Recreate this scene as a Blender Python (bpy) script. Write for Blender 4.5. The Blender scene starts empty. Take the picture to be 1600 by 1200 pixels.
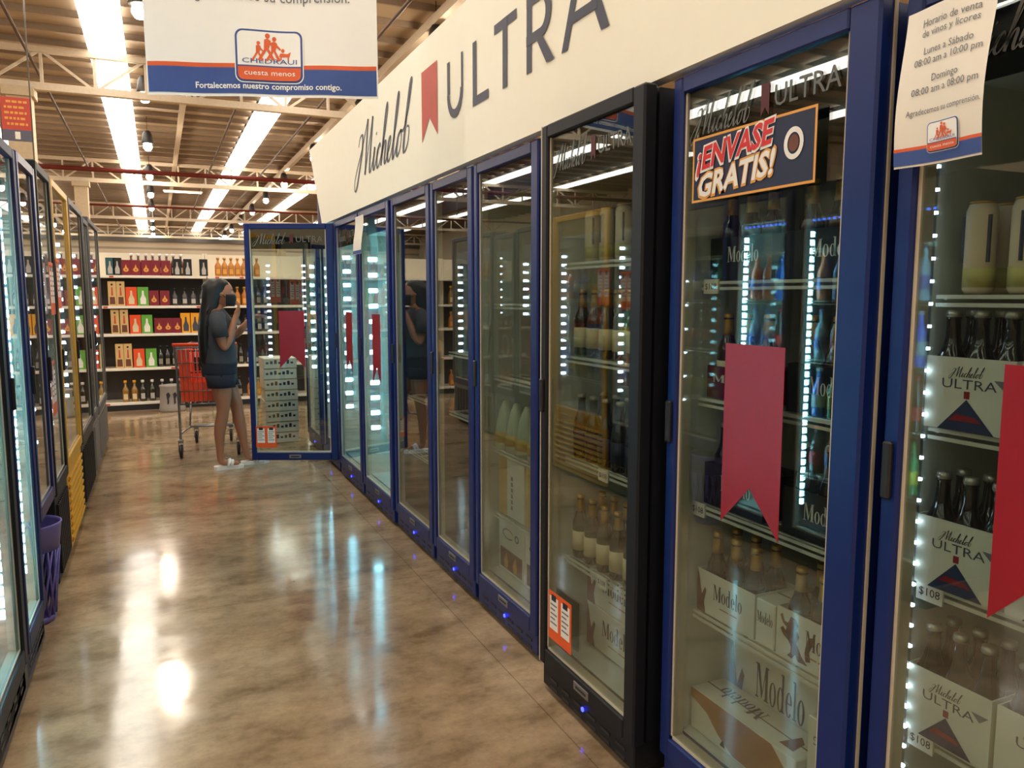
import bpy, math, random
from mathutils import Vector, Matrix
random.seed(7)
C = bpy.context.scene.collection
SC = bpy.context.scene
PI = math.pi

# ------------------------------------------------------------------ camera, world, exposure
FPX = 1215.0
cam_d = bpy.data.cameras.new('camera'); cam = bpy.data.objects.new('camera', cam_d); C.objects.link(cam)
cam_d.sensor_width = 36.0; cam_d.lens = FPX * 36.0 / 1600.0; cam_d.clip_start = 0.05; cam_d.clip_end = 300
cam.location = (0, 0, 1.48)
cam.rotation_euler = (math.radians(90 - 6.433), 0, math.radians(-24.414))
SC.camera = cam
SC.view_settings.view_transform = 'Standard'; SC.view_settings.look = 'None'
SC.view_settings.gamma = 1.0; SC.view_settings.use_curve_mapping = False
SC.view_settings.exposure = 0.78
SKYLIGHT = 3.9; GLOBE = 170.0; WORLD = 0.05
w = bpy.data.worlds.new('world'); SC.world = w; w.use_nodes = True
w.node_tree.nodes['Background'].inputs[0].default_value = (1.0, 0.88, 0.72, 1)
w.node_tree.nodes['Background'].inputs[1].default_value = WORLD
try:
    SC.cycles.max_bounces = 10; SC.cycles.diffuse_bounces = 4; SC.cycles.glossy_bounces = 5
    SC.cycles.transparent_max_bounces = 20; SC.cycles.sample_clamp_indirect = 6.0
    SC.cycles.caustics_reflective = False; SC.cycles.caustics_refractive = False
except Exception: pass

# ------------------------------------------------------------------ materials
def lin(c):
    return tuple(((v/255)/12.92 if v/255 <= 0.04045 else ((v/255+0.055)/1.055)**2.4) for v in c) + (1,)
MATS = {}
def mat(name, rgb=(200,200,200), rough=0.5, metal=0.0, spec=0.5, emit=0.0, ecol=None, var=0.06, scale=12.0, coat=0.0, alpha=1.0, trans=0.0):
    if name in MATS: return MATS[name]
    m = bpy.data.materials.new(name); m.use_nodes = True; nt = m.node_tree; b = nt.nodes['Principled BSDF']
    c = lin(rgb)
    if emit:
        b.inputs['Base Color'].default_value = c
        b.inputs['Emission Color'].default_value = lin(ecol) if ecol else c
        b.inputs['Emission Strength'].default_value = emit
    else:
        tc = nt.nodes.new('ShaderNodeTexCoord'); nz = nt.nodes.new('ShaderNodeTexNoise'); nz.inputs['Scale'].default_value = scale
        mx = nt.nodes.new('ShaderNodeMix'); mx.data_type = 'RGBA'
        nt.links.new(tc.outputs['Object'], nz.inputs['Vector']); nt.links.new(nz.outputs['Fac'], mx.inputs[0])
        mx.inputs[6].default_value = tuple(max(0, v*(1-var*2)) for v in c[:3])+(1,)
        mx.inputs[7].default_value = tuple(min(1, v*(1+var*2)) for v in c[:3])+(1,)
        nt.links.new(mx.outputs[2], b.inputs['Base Color'])
    b.inputs['Roughness'].default_value = rough; b.inputs['Metallic'].default_value = metal
    b.inputs['Specular IOR Level'].default_value = spec; b.inputs['Coat Weight'].default_value = coat
    b.inputs['Alpha'].default_value = alpha; b.inputs['Transmission Weight'].default_value = trans
    MATS[name] = m; return m

def glass_mat(name, tint=(0.93,0.96,0.94), r0=0.07, rough=0.0):
    """thin pane: see-through plus a mirror share by Schlick's law on |cos|"""
    m = bpy.data.materials.new(name); m.use_nodes = True; nt = m.node_tree; N = nt.nodes; L = nt.links
    N.clear(); out = N.new('ShaderNodeOutputMaterial')
    tr = N.new('ShaderNodeBsdfTransparent'); tr.inputs[0].default_value = (*tint, 1)
    gl = N.new('ShaderNodeBsdfGlossy'); gl.inputs['Roughness'].default_value = rough; gl.inputs[0].default_value = (1,1,1,1)
    g = N.new('ShaderNodeNewGeometry'); d = N.new('ShaderNodeVectorMath'); d.operation = 'DOT_PRODUCT'
    L.new(g.outputs['Incoming'], d.inputs[0]); L.new(g.outputs['Normal'], d.inputs[1])
    def M(op, a, b=None):
        n = N.new('ShaderNodeMath'); n.operation = op
        for i, v in enumerate((a, b)):
            if v is None: continue
            if isinstance(v, (int, float)): n.inputs[i].default_value = v
            else: L.new(v, n.inputs[i])
        return n.outputs[0]
    ab = M('ABSOLUTE', d.outputs['Value']); om = M('SUBTRACT', 1.0, ab); p5 = M('POWER', om, 5.0)
    f = M('ADD', M('MULTIPLY', p5, 1-r0), r0)
    mx = N.new('ShaderNodeMixShader'); L.new(f, mx.inputs[0]); L.new(tr.outputs[0], mx.inputs[1]); L.new(gl.outputs[0], mx.inputs[2])
    L.new(mx.outputs[0], out.inputs[0]); MATS[name] = m; return m

def floor_mat():
    m = bpy.data.materials.new('polished_concrete'); m.use_nodes = True; nt = m.node_tree; N = nt.nodes; L = nt.links; b = N['Principled BSDF']
    g = N.new('ShaderNodeNewGeometry')
    def noise(s, d=6, r=0.6, st=None):
        n = N.new('ShaderNodeTexNoise'); n.inputs['Scale'].default_value = s; n.inputs['Detail'].default_value = d; n.inputs['Roughness'].default_value = r
        if st:
            mp = N.new('ShaderNodeMapping'); mp.inputs['Scale'].default_value = st; L.new(g.outputs['Position'], mp.inputs[0]); L.new(mp.outputs[0], n.inputs['Vector'])
        else: L.new(g.outputs['Position'], n.inputs['Vector'])
        return n.outputs['Fac']
    def ramp(f, stops):
        r = N.new('ShaderNodeValToRGB'); L.new(f, r.inputs[0]); e = r.color_ramp.elements
        e[0].position = stops[0][0]; e[0].color = stops[0][1]; e[1].position = stops[-1][0]; e[1].color = stops[-1][1]
        for p, c in stops[1:-1]:
            k = e.new(p); k.color = c
        return r.outputs[0]
    def mul(a, bb, f=1.0):
        x = N.new('ShaderNodeMix'); x.data_type = 'RGBA'; x.blend_type = 'MULTIPLY'; x.inputs[0].default_value = f
        L.new(a, x.inputs[6]); L.new(bb, x.inputs[7]); return x.outputs[2]
    base = ramp(noise(0.9), [(0.28, lin((134,112,88))), (0.5, lin((164,141,113))), (0.72, lin((184,163,136)))])
    blot = ramp(noise(2.6, 8, 0.65, (1, 1.6, 1)), [(0.34, (0.54,0.5,0.44,1)), (0.48, (0.88,0.86,0.83,1)), (0.64, (1.12,1.11,1.08,1))])
    fine = ramp(noise(38, 3), [(0.3, (0.92,0.92,0.92,1)), (0.7, (1.04,1.04,1.04,1))])
    mid = ramp(noise(11, 10, 0.72), [(0.36, (0.8,0.78,0.75,1)), (0.5, (0.98,0.98,0.97,1)), (0.62, (1.07,1.06,1.05,1))])
    c = mul(mul(mul(base, blot), fine), mid)
    # saw cut joints
    sp = N.new('ShaderNodeSeparateXYZ'); L.new(g.outputs['Position'], sp.inputs[0])
    def M(op, a, bb=None, cc=None):
        n = N.new('ShaderNodeMath'); n.operation = op
        for i, v in enumerate((a, bb, cc)):
            if v is None: continue
            if isinstance(v, (int, float)): n.inputs[i].default_value = v
            else: L.new(v, n.inputs[i])
        return n.outputs[0]
    jx = M('ABSOLUTE', M('SUBTRACT', M('FLOORED_MODULO', M('SUBTRACT', sp.outputs['X'], 1.2-1.9), 3.8), 1.9))
    jy = M('ABSOLUTE', M('SUBTRACT', M('FLOORED_MODULO', M('SUBTRACT', sp.outputs['Y'], 3.85-2.5), 5.0), 2.5))
    j = M('GREATER_THAN', M('MINIMUM', jx, jy), 0.0022)
    jr = ramp(j, [(0.0, (0.62,0.58,0.52,1)), (1.0, (1,1,1,1))])
    c = mul(c, jr)
    # scattered dark specks and scuffs
    v = N.new('ShaderNodeTexVoronoi'); v.inputs['Scale'].default_value = 2.3; L.new(g.outputs['Position'], v.inputs['Vector'])
    c = mul(c, ramp(v.outputs['Distance'], [(0.012, (0.3,0.26,0.22,1)), (0.02, (1,1,1,1))]))
    L.new(c, b.inputs['Base Color'])
    rr = ramp(noise(3.5, 5, 0.6, (1,1.4,1)), [(0.3, (0.07,)*3+(1,)), (0.7, (0.17,)*3+(1,))])
    L.new(rr, b.inputs['Roughness']); b.inputs['Specular IOR Level'].default_value = 0.45
    bm = N.new('ShaderNodeBump'); bm.inputs['Strength'].default_value = 0.05; bm.inputs['Distance'].default_value = 0.01
    L.new(noise(5.0, 4), bm.inputs['Height']); L.new(bm.outputs[0], b.inputs['Normal'])
    MATS['floor'] = m; return m

def band_mat(name, c1, c2, axis, period, duty, rough=0.6):
    m = bpy.data.materials.new(name); m.use_nodes = True; nt = m.node_tree; N = nt.nodes; L = nt.links; b = N['Principled BSDF']
    g = N.new('ShaderNodeNewGeometry'); sp = N.new('ShaderNodeSeparateXYZ'); L.new(g.outputs['Position'], sp.inputs[0])
    a = N.new('ShaderNodeMath'); a.operation = 'FLOORED_MODULO'; L.new(sp.outputs[axis], a.inputs[0]); a.inputs[1].default_value = period
    q = N.new('ShaderNodeMath'); q.operation = 'LESS_THAN'; L.new(a.outputs[0], q.inputs[0]); q.inputs[1].default_value = period*duty
    mx = N.new('ShaderNodeMix'); mx.data_type = 'RGBA'; L.new(q.outputs[0], mx.inputs[0]); mx.inputs[6].default_value = lin(c1); mx.inputs[7].default_value = lin(c2)
    L.new(mx.outputs[2], b.inputs['Base Color']); b.inputs['Roughness'].default_value = rough; MATS[name] = m; return m

FLOOR = floor_mat()
GLASS = glass_mat('door_glass', tint=(0.80,0.85,0.82), r0=0.11)
BLUE = mat('blue_paint', (13,36,98), 0.36, spec=0.4, var=0.04)
NAVY = mat('navy_paint', (14,26,70), 0.5, spec=0.3, var=0.04)
BLACKP = mat('black_paint', (20,22,28), 0.5, spec=0.3, var=0.04)
YELLOW = mat('yellow_paint', (214,160,30), 0.4)
GREYP = mat('grey_paint', (84,84,88), 0.55, spec=0.3)
CHARC = mat('charcoal_plastic', (30,30,33), 0.45)
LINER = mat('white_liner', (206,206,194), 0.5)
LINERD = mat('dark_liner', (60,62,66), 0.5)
CREAM = mat('cream_gasket', (196,184,160), 0.5)
WIRE = mat('white_wire', (214,212,196), 0.4)
CHROME = mat('chrome', (190,190,190), 0.22, 1.0)
STEEL = mat('zinc_steel', (150,150,150), 0.35, 0.9)
PAPER = mat('paper', (238,230,216), 0.7, var=0.02)
SIGNW = mat('sign_vinyl', (252,250,244), 0.6, var=0.01)
INKB = mat('blue_ink', (58,84,150), 0.6); INKO = mat('orange_ink', (228,98,50), 0.6)
INKG = mat('grey_ink', (112,114,122), 0.6); INKD = mat('dark_ink', (66,68,86), 0.6)
CREAMB = mat('cream_board', (250,244,224), 0.5, var=0.01)
REDR = mat('red_print', (196,72,58), 0.6); REDV = mat('red_vinyl', (146,12,32), 0.35)
WHITEP = mat('white_print', (236,232,224), 0.6); NAVYP = mat('navy_print', (24,30,62), 0.5)
GOLDP = mat('gold_print', (226,160,72), 0.5); REDP = mat('bright_red_print', (214,40,44), 0.5)
ETCH = mat('etched_print', (104,104,100), 0.6)
REDDK = mat('dark_red_print', (84,26,30), 0.6)
BLACKG = mat('black_band', (12,12,14), 0.08, spec=0.6)
AMBER = mat('amber_glass', (46,22,10), 0.08, spec=0.8, coat=0.5)
GOLDF = mat('gold_foil', (196,152,74), 0.35, 0.6)
DARKB = mat('dark_bottle', (18,14,12), 0.1, spec=0.7, coat=0.4)
CAPG = mat('grey_cap', (170,164,150), 0.35, 0.7)
LABELW = mat('bottle_label', (218,200,160), 0.6)
CARTW = mat('white_carton', (226,222,206), 0.55, var=0.02); CARTB = mat('black_carton', (20,20,22), 0.5)
BROWNP = mat('brown_print', (108,62,44), 0.6); TANP = mat('tan_print', (166,116,66), 0.6); BLACKI = mat('black_print', (34,34,48), 0.6)
LEDC = mat('led_cyan', (200,240,255), emit=44, ecol=(150,225,255))
LEDW = mat('led_white', (230,245,255), emit=24, ecol=(205,230,255))
LEDD = mat('led_dim', (230,245,255), emit=7, ecol=(205,230,255))
LEDB = mat('led_blue', (60,110,255), emit=6, ecol=(60,110,255))
BLUELAMP = mat('blue_indicator', (60,60,255), emit=5, ecol=(40,50,255))
CARTG = mat('grey_brown_inner', (94,84,72), 0.7)

# ------------------------------------------------------------------ mesh builder
_tc = {}
def glyph_text(s, bold=0.0):
    """2D triangles of a line of plain lettering, height 1 cap, left aligned"""
    key = (s, bold)
    if key in _tc: return _tc[key]
    cu = bpy.data.curves.new('t', 'FONT'); cu.body = s; cu.resolution_u = 2; cu.offset = bold
    o = bpy.data.objects.new('t', cu); C.objects.link(o); bpy.context.view_layer.update()
    me = o.evaluated_get(bpy.context.evaluated_depsgraph_get()).to_mesh()
    v = [(p.co.x, p.co.y) for p in me.vertices]; f = [tuple(q.vertices) for q in me.polygons]
    o.evaluated_get(bpy.context.evaluated_depsgraph_get()).to_mesh_clear()
    bpy.data.objects.remove(o); bpy.data.curves.remove(cu)
    k = 1/0.7; v = [(a*k, b*k) for a, b in v]
    r = (v, f, max([a for a, b in v] or [0])); _tc[key] = r; return r

def catmull(pts, n=6):
    if len(pts) < 3: return pts
    P = [pts[0]] + list(pts) + [pts[-1]]; out = []
    for i in range(1, len(P)-2):
        for k in range(n):
            t = k/n; a, b, c, d = P[i-1], P[i], P[i+1], P[i+2]
            out.append(tuple(0.5*((2*b[j])+(-a[j]+c[j])*t+(2*a[j]-5*b[j]+4*c[j]-d[j])*t*t+(-a[j]+3*b[j]-3*c[j]+d[j])*t**3) for j in range(len(b))))
    out.append(tuple(pts[-1])); return out

def ribbon2(pts, wfun):
    v = []; f = []; n = len(pts)
    for i, p in enumerate(pts):
        a = pts[max(0, i-1)]; b = pts[min(n-1, i+1)]; dx, dy = b[0]-a[0], b[1]-a[1]; l = math.hypot(dx, dy) or 1
        wd = wfun(dx/l, dy/l, i/(n-1))/2; v += [(p[0]-dy/l*wd, p[1]+dx/l*wd), (p[0]+dy/l*wd, p[1]-dx/l*wd)]
    for i in range(n-1): f.append((2*i, 2*i+1, 2*i+3, 2*i+2))
    return v, f
def merge2(lst):
    V = []; F = []
    for v, f in lst:
        o = len(V); V += v; F += [tuple(k+o for k in q) for q in f]
    return V, F
def script_word():
    S = [[(-.9,1.5),(-.75,1.9),(-.35,1.9),(-.25,1.2),(-.5,.3),(-.75,-.4),(-1.05,-.55),(-1.2,-.1),(-.9,.5),(-.3,1.3),(.35,2.5)],
         [(.35,2.5),(.42,1.2),(.5,0)], [(.5,0),(.8,1.3),(1.08,2.45)], [(1.08,2.45),(1.1,1.2),(1.15,.15),(1.35,.02),(1.6,.45),(1.75,1.0)],
         [(1.75,1.0),(1.7,.25),(1.88,0),(2.1,.4),(2.3,.85)], [(1.82,1.5),(1.88,1.6)],
         [(2.62,.82),(2.5,1.0),(2.25,.75),(2.2,.25),(2.4,0),(2.65,.2),(2.95,.9),(3.2,2.0),(3.12,2.5),(2.98,2.1),(2.9,1),(2.86,0)],
         [(2.88,.3),(3.1,.9),(3.3,.85),(3.3,.2),(3.45,0),(3.7,.35),(3.95,.72),(3.9,1.0),(3.7,.8),(3.68,.2),(3.9,0),(4.15,.3),(4.5,1.4),(4.6,2.3),(4.46,2.5),(4.36,1.6),(4.36,.3),(4.5,0),(4.8,.5)],
         [(5.15,.95),(4.88,.75),(4.84,.2),(5.05,0),(5.28,.35),(5.25,.85),(5.12,.95),(5.5,.95),(5.85,1.7),(5.95,2.6),(5.78,2.5),(5.66,1.3),(5.66,.2),(5.85,0),(6.12,.3),(6.1,.85),(5.85,.95)]]
    parts = []
    for s in S:
        p = [(x+.32*y, y) for x, y in catmull(s, 7)]
        parts.append(ribbon2(p, lambda dx, dy, t: .07+.13*max(0, -dy)+.02*abs(dx)))
    V, F = merge2(parts); x0 = min(a for a, b in V); V = [(a-x0, b) for a, b in V]
    return V, F, max(a for a, b in V)
def ring2(cx, cy, rx, ry, tx, ty, a0=0, a1=2*PI, n=22):
    v = []; f = []
    for i in range(n+1):
        a = a0+(a1-a0)*i/n; v += [(cx+rx*math.cos(a), cy+ry*math.sin(a)), (cx+(rx-tx)*math.cos(a), cy+(ry-ty)*math.sin(a))]
    for i in range(n): f.append((2*i, 2*i+1, 2*i+3, 2*i+2))
    return v, f
def rect2(a, b, c, d): return [(a,b),(c,b),(c,d),(a,d)], [(0,1,2,3)]
def quad2(*p): return list(p), [tuple(range(len(p)))]
def serif_word():
    """condensed serif lettering: M o d e l o"""
    P = [rect2(.1,0,.17,1.5), rect2(0,0,.27,.06), rect2(-.02,1.44,.2,1.5), quad2((.1,1.5),(.3,1.5),(.6,.28),(.5,.0)), quad2((.5,0),(.6,.28),(.88,1.5),(.8,1.5)),
         rect2(.78,0,.99,1.5), rect2(.7,0,1.07,.06), rect2(.8,1.44,1.07,1.5)]
    x = 1.13
    P.append(ring2(x+.27,.5,.27,.53,.15,.05)); x += .62
    P += [ring2(x+.25,.5,.25,.53,.14,.05), rect2(x+.36,0,x+.51,1.6), rect2(x+.28,1.54,x+.51,1.6), rect2(x+.36,0,x+.58,.06)]; x += .66
    P += [ring2(x+.25,.5,.25,.53,.15,.05,.15,2*PI-.7), rect2(x+.1,.52,x+.48,.58)]; x += .56
    P += [rect2(x+.06,0,x+.2,1.6), rect2(x,0,x+.27,.06), rect2(x-.02,1.54,x+.2,1.6)]; x += .33
    P.append(ring2(x+.27,.5,.27,.53,.15,.05)); x += .54
    V, F = merge2(P); return V, F, x
_script = script_word(); _serif = serif_word()
LION = [(0,.93),(.08,.99),(.15,.82),(.26,.82),(.34,1.0),(.5,.98),(.58,.86),(.53,.73),(.62,.6),(.54,.42),(.62,.3),(.72,.16),(.9,.02),(.6,.0),(.52,.14),(.42,.0),(.26,.02),(.36,.12),(.38,.27),(.28,.4),(.12,.48),(.02,.6),(.1,.68),(.2,.6),(.22,.7),(.1,.76)]
TAIL = [(.84,.1),(.98,.14),(.94,.36),(1.0,.5),(1.08,.6),(1.02,.74),(.9,.7),(.84,.5),(.8,.3)]

class MB:
    def __init__(s): s.v = []; s.f = []; s.m = []; s.sm = []; s.mats = []
    def mi(s, m):
        if m not in s.mats: s.mats.append(m)
        return s.mats.index(m)
    def add(s, vs, fs, m, smooth=False):
        o = len(s.v); s.v += [tuple(p) for p in vs]; k = s.mi(m)
        for q in fs: s.f.append(tuple(i+o for i in q)); s.m.append(k); s.sm.append(smooth)
        return s
    def box(s, x0, y0, z0, x1, y1, z1, m, ch=0.0):
        if x0 > x1: x0, x1 = x1, x0
        if y0 > y1: y0, y1 = y1, y0
        if z0 > z1: z0, z1 = z1, z0
        if ch <= 0 or min(x1-x0, y1-y0, z1-z0) <= 2.2*ch:
            v = [(x,y,z) for z in (z0,z1) for y in (y0,y1) for x in (x0,x1)]
            return s.add(v, [(0,2,3,1),(4,5,7,6),(0,1,5,4),(2,6,7,3),(0,4,6,2),(1,3,7,5)], m)
        # chamfered box: 24 vertices
        c = ch; V = []; idx = {}
        for ix, X in enumerate((x0, x1)):
            for iy, Y in enumerate((y0, y1)):
                for iz, Z in enumerate((z0, z1)):
                    sx, sy, sz = (c if ix == 0 else -c), (c if iy == 0 else -c), (c if iz == 0 else -c)
                    idx[(ix,iy,iz,'x')] = len(V); V.append((X, Y+sy, Z+sz))
                    idx[(ix,iy,iz,'y')] = len(V); V.append((X+sx, Y, Z+sz))
                    idx[(ix,iy,iz,'z')] = len(V); V.append((X+sx, Y+sy, Z))
        I = idx; F = []
        F.append([I[0,0,0,'x'],I[0,0,1,'x'],I[0,1,1,'x'],I[0,1,0,'x']]); F.append([I[1,0,0,'x'],I[1,1,0,'x'],I[1,1,1,'x'],I[1,0,1,'x']])
        F.append([I[0,0,0,'y'],I[1,0,0,'y'],I[1,0,1,'y'],I[0,0,1,'y']]); F.append([I[0,1,0,'y'],I[0,1,1,'y'],I[1,1,1,'y'],I[1,1,0,'y']])
        F.append([I[0,0,0,'z'],I[0,1,0,'z'],I[1,1,0,'z'],I[1,0,0,'z']]); F.append([I[0,0,1,'z'],I[1,0,1,'z'],I[1,1,1,'z'],I[0,1,1,'z']])
        for a in (0,1):
            for b in (0,1):
                F.append([I[a,b,0,'x'],I[a,b,1,'x'],I[a,b,1,'y'],I[a,b,0,'y']])
                F.append([I[a,0,b,'x'],I[a,1,b,'x'],I[a,1,b,'z'],I[a,0,b,'z']])
                F.append([I[0,a,b,'y'],I[1,a,b,'y'],I[1,a,b,'z'],I[0,a,b,'z']])
        for a in (0,1):
            for b in (0,1):
                for d in (0,1): F.append([I[a,b,d,'x'],I[a,b,d,'y'],I[a,b,d,'z']])
        cen = Vector(((x0+x1)/2,(y0+y1)/2,(z0+z1)/2))
        G = []
        for q in F:
            p = [Vector(V[i]) for i in q]; n = (p[1]-p[0]).cross(p[2]-p[0])
            fc = sum(p, Vector())/len(p)
            G.append(tuple(q if n.dot(fc-cen) > 0 else q[::-1]))
        return s.add(V, G, m)
    def lathe(s, prof, m, cx=0, cy=0, cz=0, n=14, smooth=True, axis='z'):
        V = []; F = []
        for r, z in prof:
            for i in range(n):
                a = 2*PI*i/n; p = (r*math.cos(a), r*math.sin(a), z)
                if axis == 'x': p = (p[2], p[0], p[1])
                elif axis == 'y': p = (p[1], p[2], p[0])
                V.append((cx+p[0], cy+p[1], cz+p[2]))
        for k in range(len(prof)-1):
            for i in range(n):
                j = (i+1) % n; F.append((k*n+i, k*n+j, (k+1)*n+j, (k+1)*n+i))
        F.append(tuple(range(n-1, -1, -1))); F.append(tuple((len(prof)-1)*n+i for i in range(n)))
        return s.add(V, F, m, smooth)
    def tube(s, pts, r, m, n=6, smooth=True):
        pts = [Vector(p) for p in pts]; V = []; F = []; up0 = None
        for i, p in enumerate(pts):
            d = (pts[min(i+1, len(pts)-1)]-pts[max(i-1, 0)]).normalized()
            u = d.cross(Vector((0,0,1)))
            if u.length < 1e-3: u = d.cross(Vector((0,1,0)))
            u.normalize()
            if up0 is not None and u.dot(up0) < 0: u = -u
            up0 = u; q = d.cross(u); rr = r[i] if isinstance(r, (list, tuple)) else r
            for k in range(n):
                a = 2*PI*k/n; V.append(p+u*rr*math.cos(a)+q*rr*math.sin(a))
        for i in range(len(pts)-1):
            for k in range(n):
                j = (k+1) % n; F.append((i*n+k, i*n+j, (i+1)*n+j, (i+1)*n+k))
        F.append(tuple(range(n-1,-1,-1))); F.append(tuple((len(pts)-1)*n+k for k in range(n)))
        return s.add(V, F, m, smooth)
    def bar(s, a, b, w, h, m):
        a = Vector(a); b = Vector(b); d = (b-a).normalized(); u = d.cross(Vector((0,0,1)))
        if u.length < 1e-3: u = Vector((1,0,0))
        u.normalize(); q = u.cross(d); V = []
        for p in (a, b):
            for su, sq in ((-1,-1),(1,-1),(1,1),(-1,1)): V.append(p+u*su*w/2+q*sq*h/2)
        return s.add(V, [(3,2,1,0),(4,5,6,7),(0,1,5,4),(1,2,6,5),(2,3,7,6),(3,0,4,7)], m)
    def flat(s, v2, f2, o, ux, uz, m, k=1.0, kz=None):
        """put 2D faces on the plane through o spanned by ux, uz"""
        o = Vector(o); ux = Vector(ux).normalized(); uz = Vector(uz).normalized(); kz = k if kz is None else kz
        return s.add([o+ux*(a*k)+uz*(b*kz) for a, b in v2], f2, m)
    def text(s, t, o, ux, uz, h, m, width=None, center=False, bold=0.0):
        if t == 'SCRIPT': v, f, w = _script
        elif t == 'SERIF': v, f, w = _serif
        else: v, f, w = glyph_text(t, bold)
        k = h if t not in ('SCRIPT', 'SERIF') else h/(2.5 if t == 'SCRIPT' else 1.5)
        kx = k if width is None else width/max(w, 1e-6)
        oo = Vector(o) - (Vector(ux).normalized()*(w*kx/2) if center else Vector((0,0,0)))
        return s.flat(v, f, oo, ux, uz, m, kx, k)
    def poly(s, pts, o, ux, uz, m, k=1.0, kz=None): return s.flat(pts, [tuple(range(len(pts)))], o, ux, uz, m, k, kz)
    def prism(s, pts, o, ux, uz, m, depth):
        """extruded outline, depth along uz x ux"""
        o = Vector(o); ux = Vector(ux).normalized(); uz = Vector(uz).normalized(); nn = uz.cross(ux)*depth; n = len(pts)
        V = [o+ux*a+uz*b for a, b in pts]; V += [p+nn for p in V]
        F = [tuple(range(n-1,-1,-1)), tuple(range(n, 2*n))] + [(i, (i+1)%n, n+(i+1)%n, n+i) for i in range(n)]
        return s.add(V, F, m)
    def build(s, name, parent=None, bevel=0, kind=None, label=None):
        me = bpy.data.meshes.new(name); me.from_pydata(s.v, [], s.f)
        for m in s.mats: me.materials.append(m)
        me.polygons.foreach_set('material_index', s.m); me.polygons.foreach_set('use_smooth', s.sm); me.update()
        o = bpy.data.objects.new(name, me); C.objects.link(o)
        if parent is not None: o.parent = parent
        if bevel:
            b = o.modifiers.new('bevel', 'BEVEL'); b.width = bevel; b.segments = 2; b.limit_method = 'ANGLE'
        if kind: o['kind'] = kind
        if label: o['label'] = label
        return o

LABELS = set()
def tag(o, label, cat, group=None):
    n = len(label.split()); assert 4 <= n <= 16, (n, label)
    o['label'] = label; o['category'] = cat
    if group: o['group'] = group
    LABELS.add(label); return o
def thing(name, label, cat, loc=(0,0,0), rz=0, group=None):
    o = bpy.data.objects.new(name, None); C.objects.link(o); o.location = loc; o.rotation_euler = (0,0,rz); o.empty_display_size = 0.05
    return tag(o, label, cat, group)
CHILD = {}
def kids(o): return [c for c in bpy.data.objects if c.parent == o]
def dup(root, loc, rz, label, group=None):
    if root.name not in CHILD: CHILD[root.name] = [(c, kids(c)) for c in kids(root)]
    r = root.copy(); C.objects.link(r); r.location = loc; r.rotation_euler = (0,0,rz); tag(r, label, root['category'], group or root.get('group'))
    for ch, gs in CHILD[root.name]:
        c = ch.copy(); C.objects.link(c); c.parent = r
        for g in gs:
            d = g.copy(); C.objects.link(d); d.parent = c
    return r
class Proto:
    """first placement moves the model itself, the next ones copy it"""
    def __init__(s, maker): s.maker = maker; s.root = None
    def __call__(s, loc, rz, label, group=None):
        if s.root is None:
            s.root = s.maker(); s.root.location = loc; s.root.rotation_euler = (0,0,rz); tag(s.root, label, s.root['category'], group); return s.root
        return dup(s.root, loc, rz, label, group)
ORD = ['first','second','third','fourth','fifth','sixth','seventh','eighth','ninth','tenth','eleventh','twelfth']

# ------------------------------------------------------------------ the building
CZ = 8.5
fl = MB(); fl.add([(-26,-16,0),(26,-16,0),(26,90,0),(-26,90,0)], [(0,1,2,3)], FLOOR).build('floor', kind='structure')
CEILM = mat('ceiling_sheet', (168,146,120), 0.7, var=0.04, scale=0.6)
PURL = mat('purlin_paint', (128,110,92), 0.6); TRUSSM = mat('truss_paint', (194,178,156), 0.5)
SKY = mat('skylight_sheet', (255,244,225), emit=SKYLIGHT, ecol=(255,250,240))
strips = [-0.95+5.05*k for k in range(-4, 6)]
ce = MB(); xs = [-26]
for x in strips: xs += [x-0.48, x+0.48]
xs.append(26)
for i in range(0, len(xs), 2):
    ce.box(xs[i], -16, CZ, xs[i+1], 90, CZ+0.12, CEILM)
ce.build('ceiling', kind='structure')
for k, x in enumerate(strips):
    sk = MB(); sk.add([(x-0.48,-16,CZ-0.17),(x-0.48,90,CZ-0.17),(x+0.48,90,CZ-0.17),(x+0.48,-16,CZ-0.17)], [(0,1,2,3)], SKY)
    sk.build('window_%d' % (k+1), kind='structure')
pu = MB(); y = -15.0
while y < 89:
    pu.box(-26, y, CZ-0.16, 26, y+0.07, CZ-0.002, PURL); y += 1.35
pu.build('ceiling_purlins', kind='structure')
for y in (7.0, 25.5, 44.5, 64.5, 83.5):
    t = MB(); zt, zb = 8.18, 7.2
    t.box(-26,y-0.08,zt-0.08,26,y+0.08,zt+0.08,TRUSSM); t.box(-26,y-0.1,zb-0.1,26,y+0.1,zb+0.1,TRUSSM)
    x = -26.0; up = False
    while x < 25.5:
        t.bar((x,y,zb if up else zt),(x+1.3,y,zt if up else zb),0.07,0.07,TRUSSM); t.box(x+1.26,y-.03,zb,x+1.34,y+.03,zt,TRUSSM); x += 1.3; up = not up
    t.build('roof_truss', kind='structure')
RED_PIPE = mat('red_pipe', (96,34,26), 0.7, spec=0.2); DKP = mat('dark_pipe', (76,56,44), 0.6)
for nm, x, z in (('ceiling_beam', 1.15, 8.22), ('ceiling_beam', 6.4, 8.05), ('ceiling_beam', -6.2, 8.2), ('ceiling_beam', -12.0, 8.2)):
    b = MB(); b.box(x-0.09,-15,z-0.12,x+0.09,89,z+0.12,TRUSSM); b.build(nm, kind='structure')
for y, r, z in ((42.5,0.11,7.45),(58.0,0.07,7.4)):
    tag(MB().tube([(-25.9,y,z),(25.9,y,z)], r, RED_PIPE, 8).build('sprinkler_pipe'), 'thick dark red sprinkler main crossing the ceiling' if r > 0.1 else 'thinner dark red pipe crossing the far ceiling', 'pipe')
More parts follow.
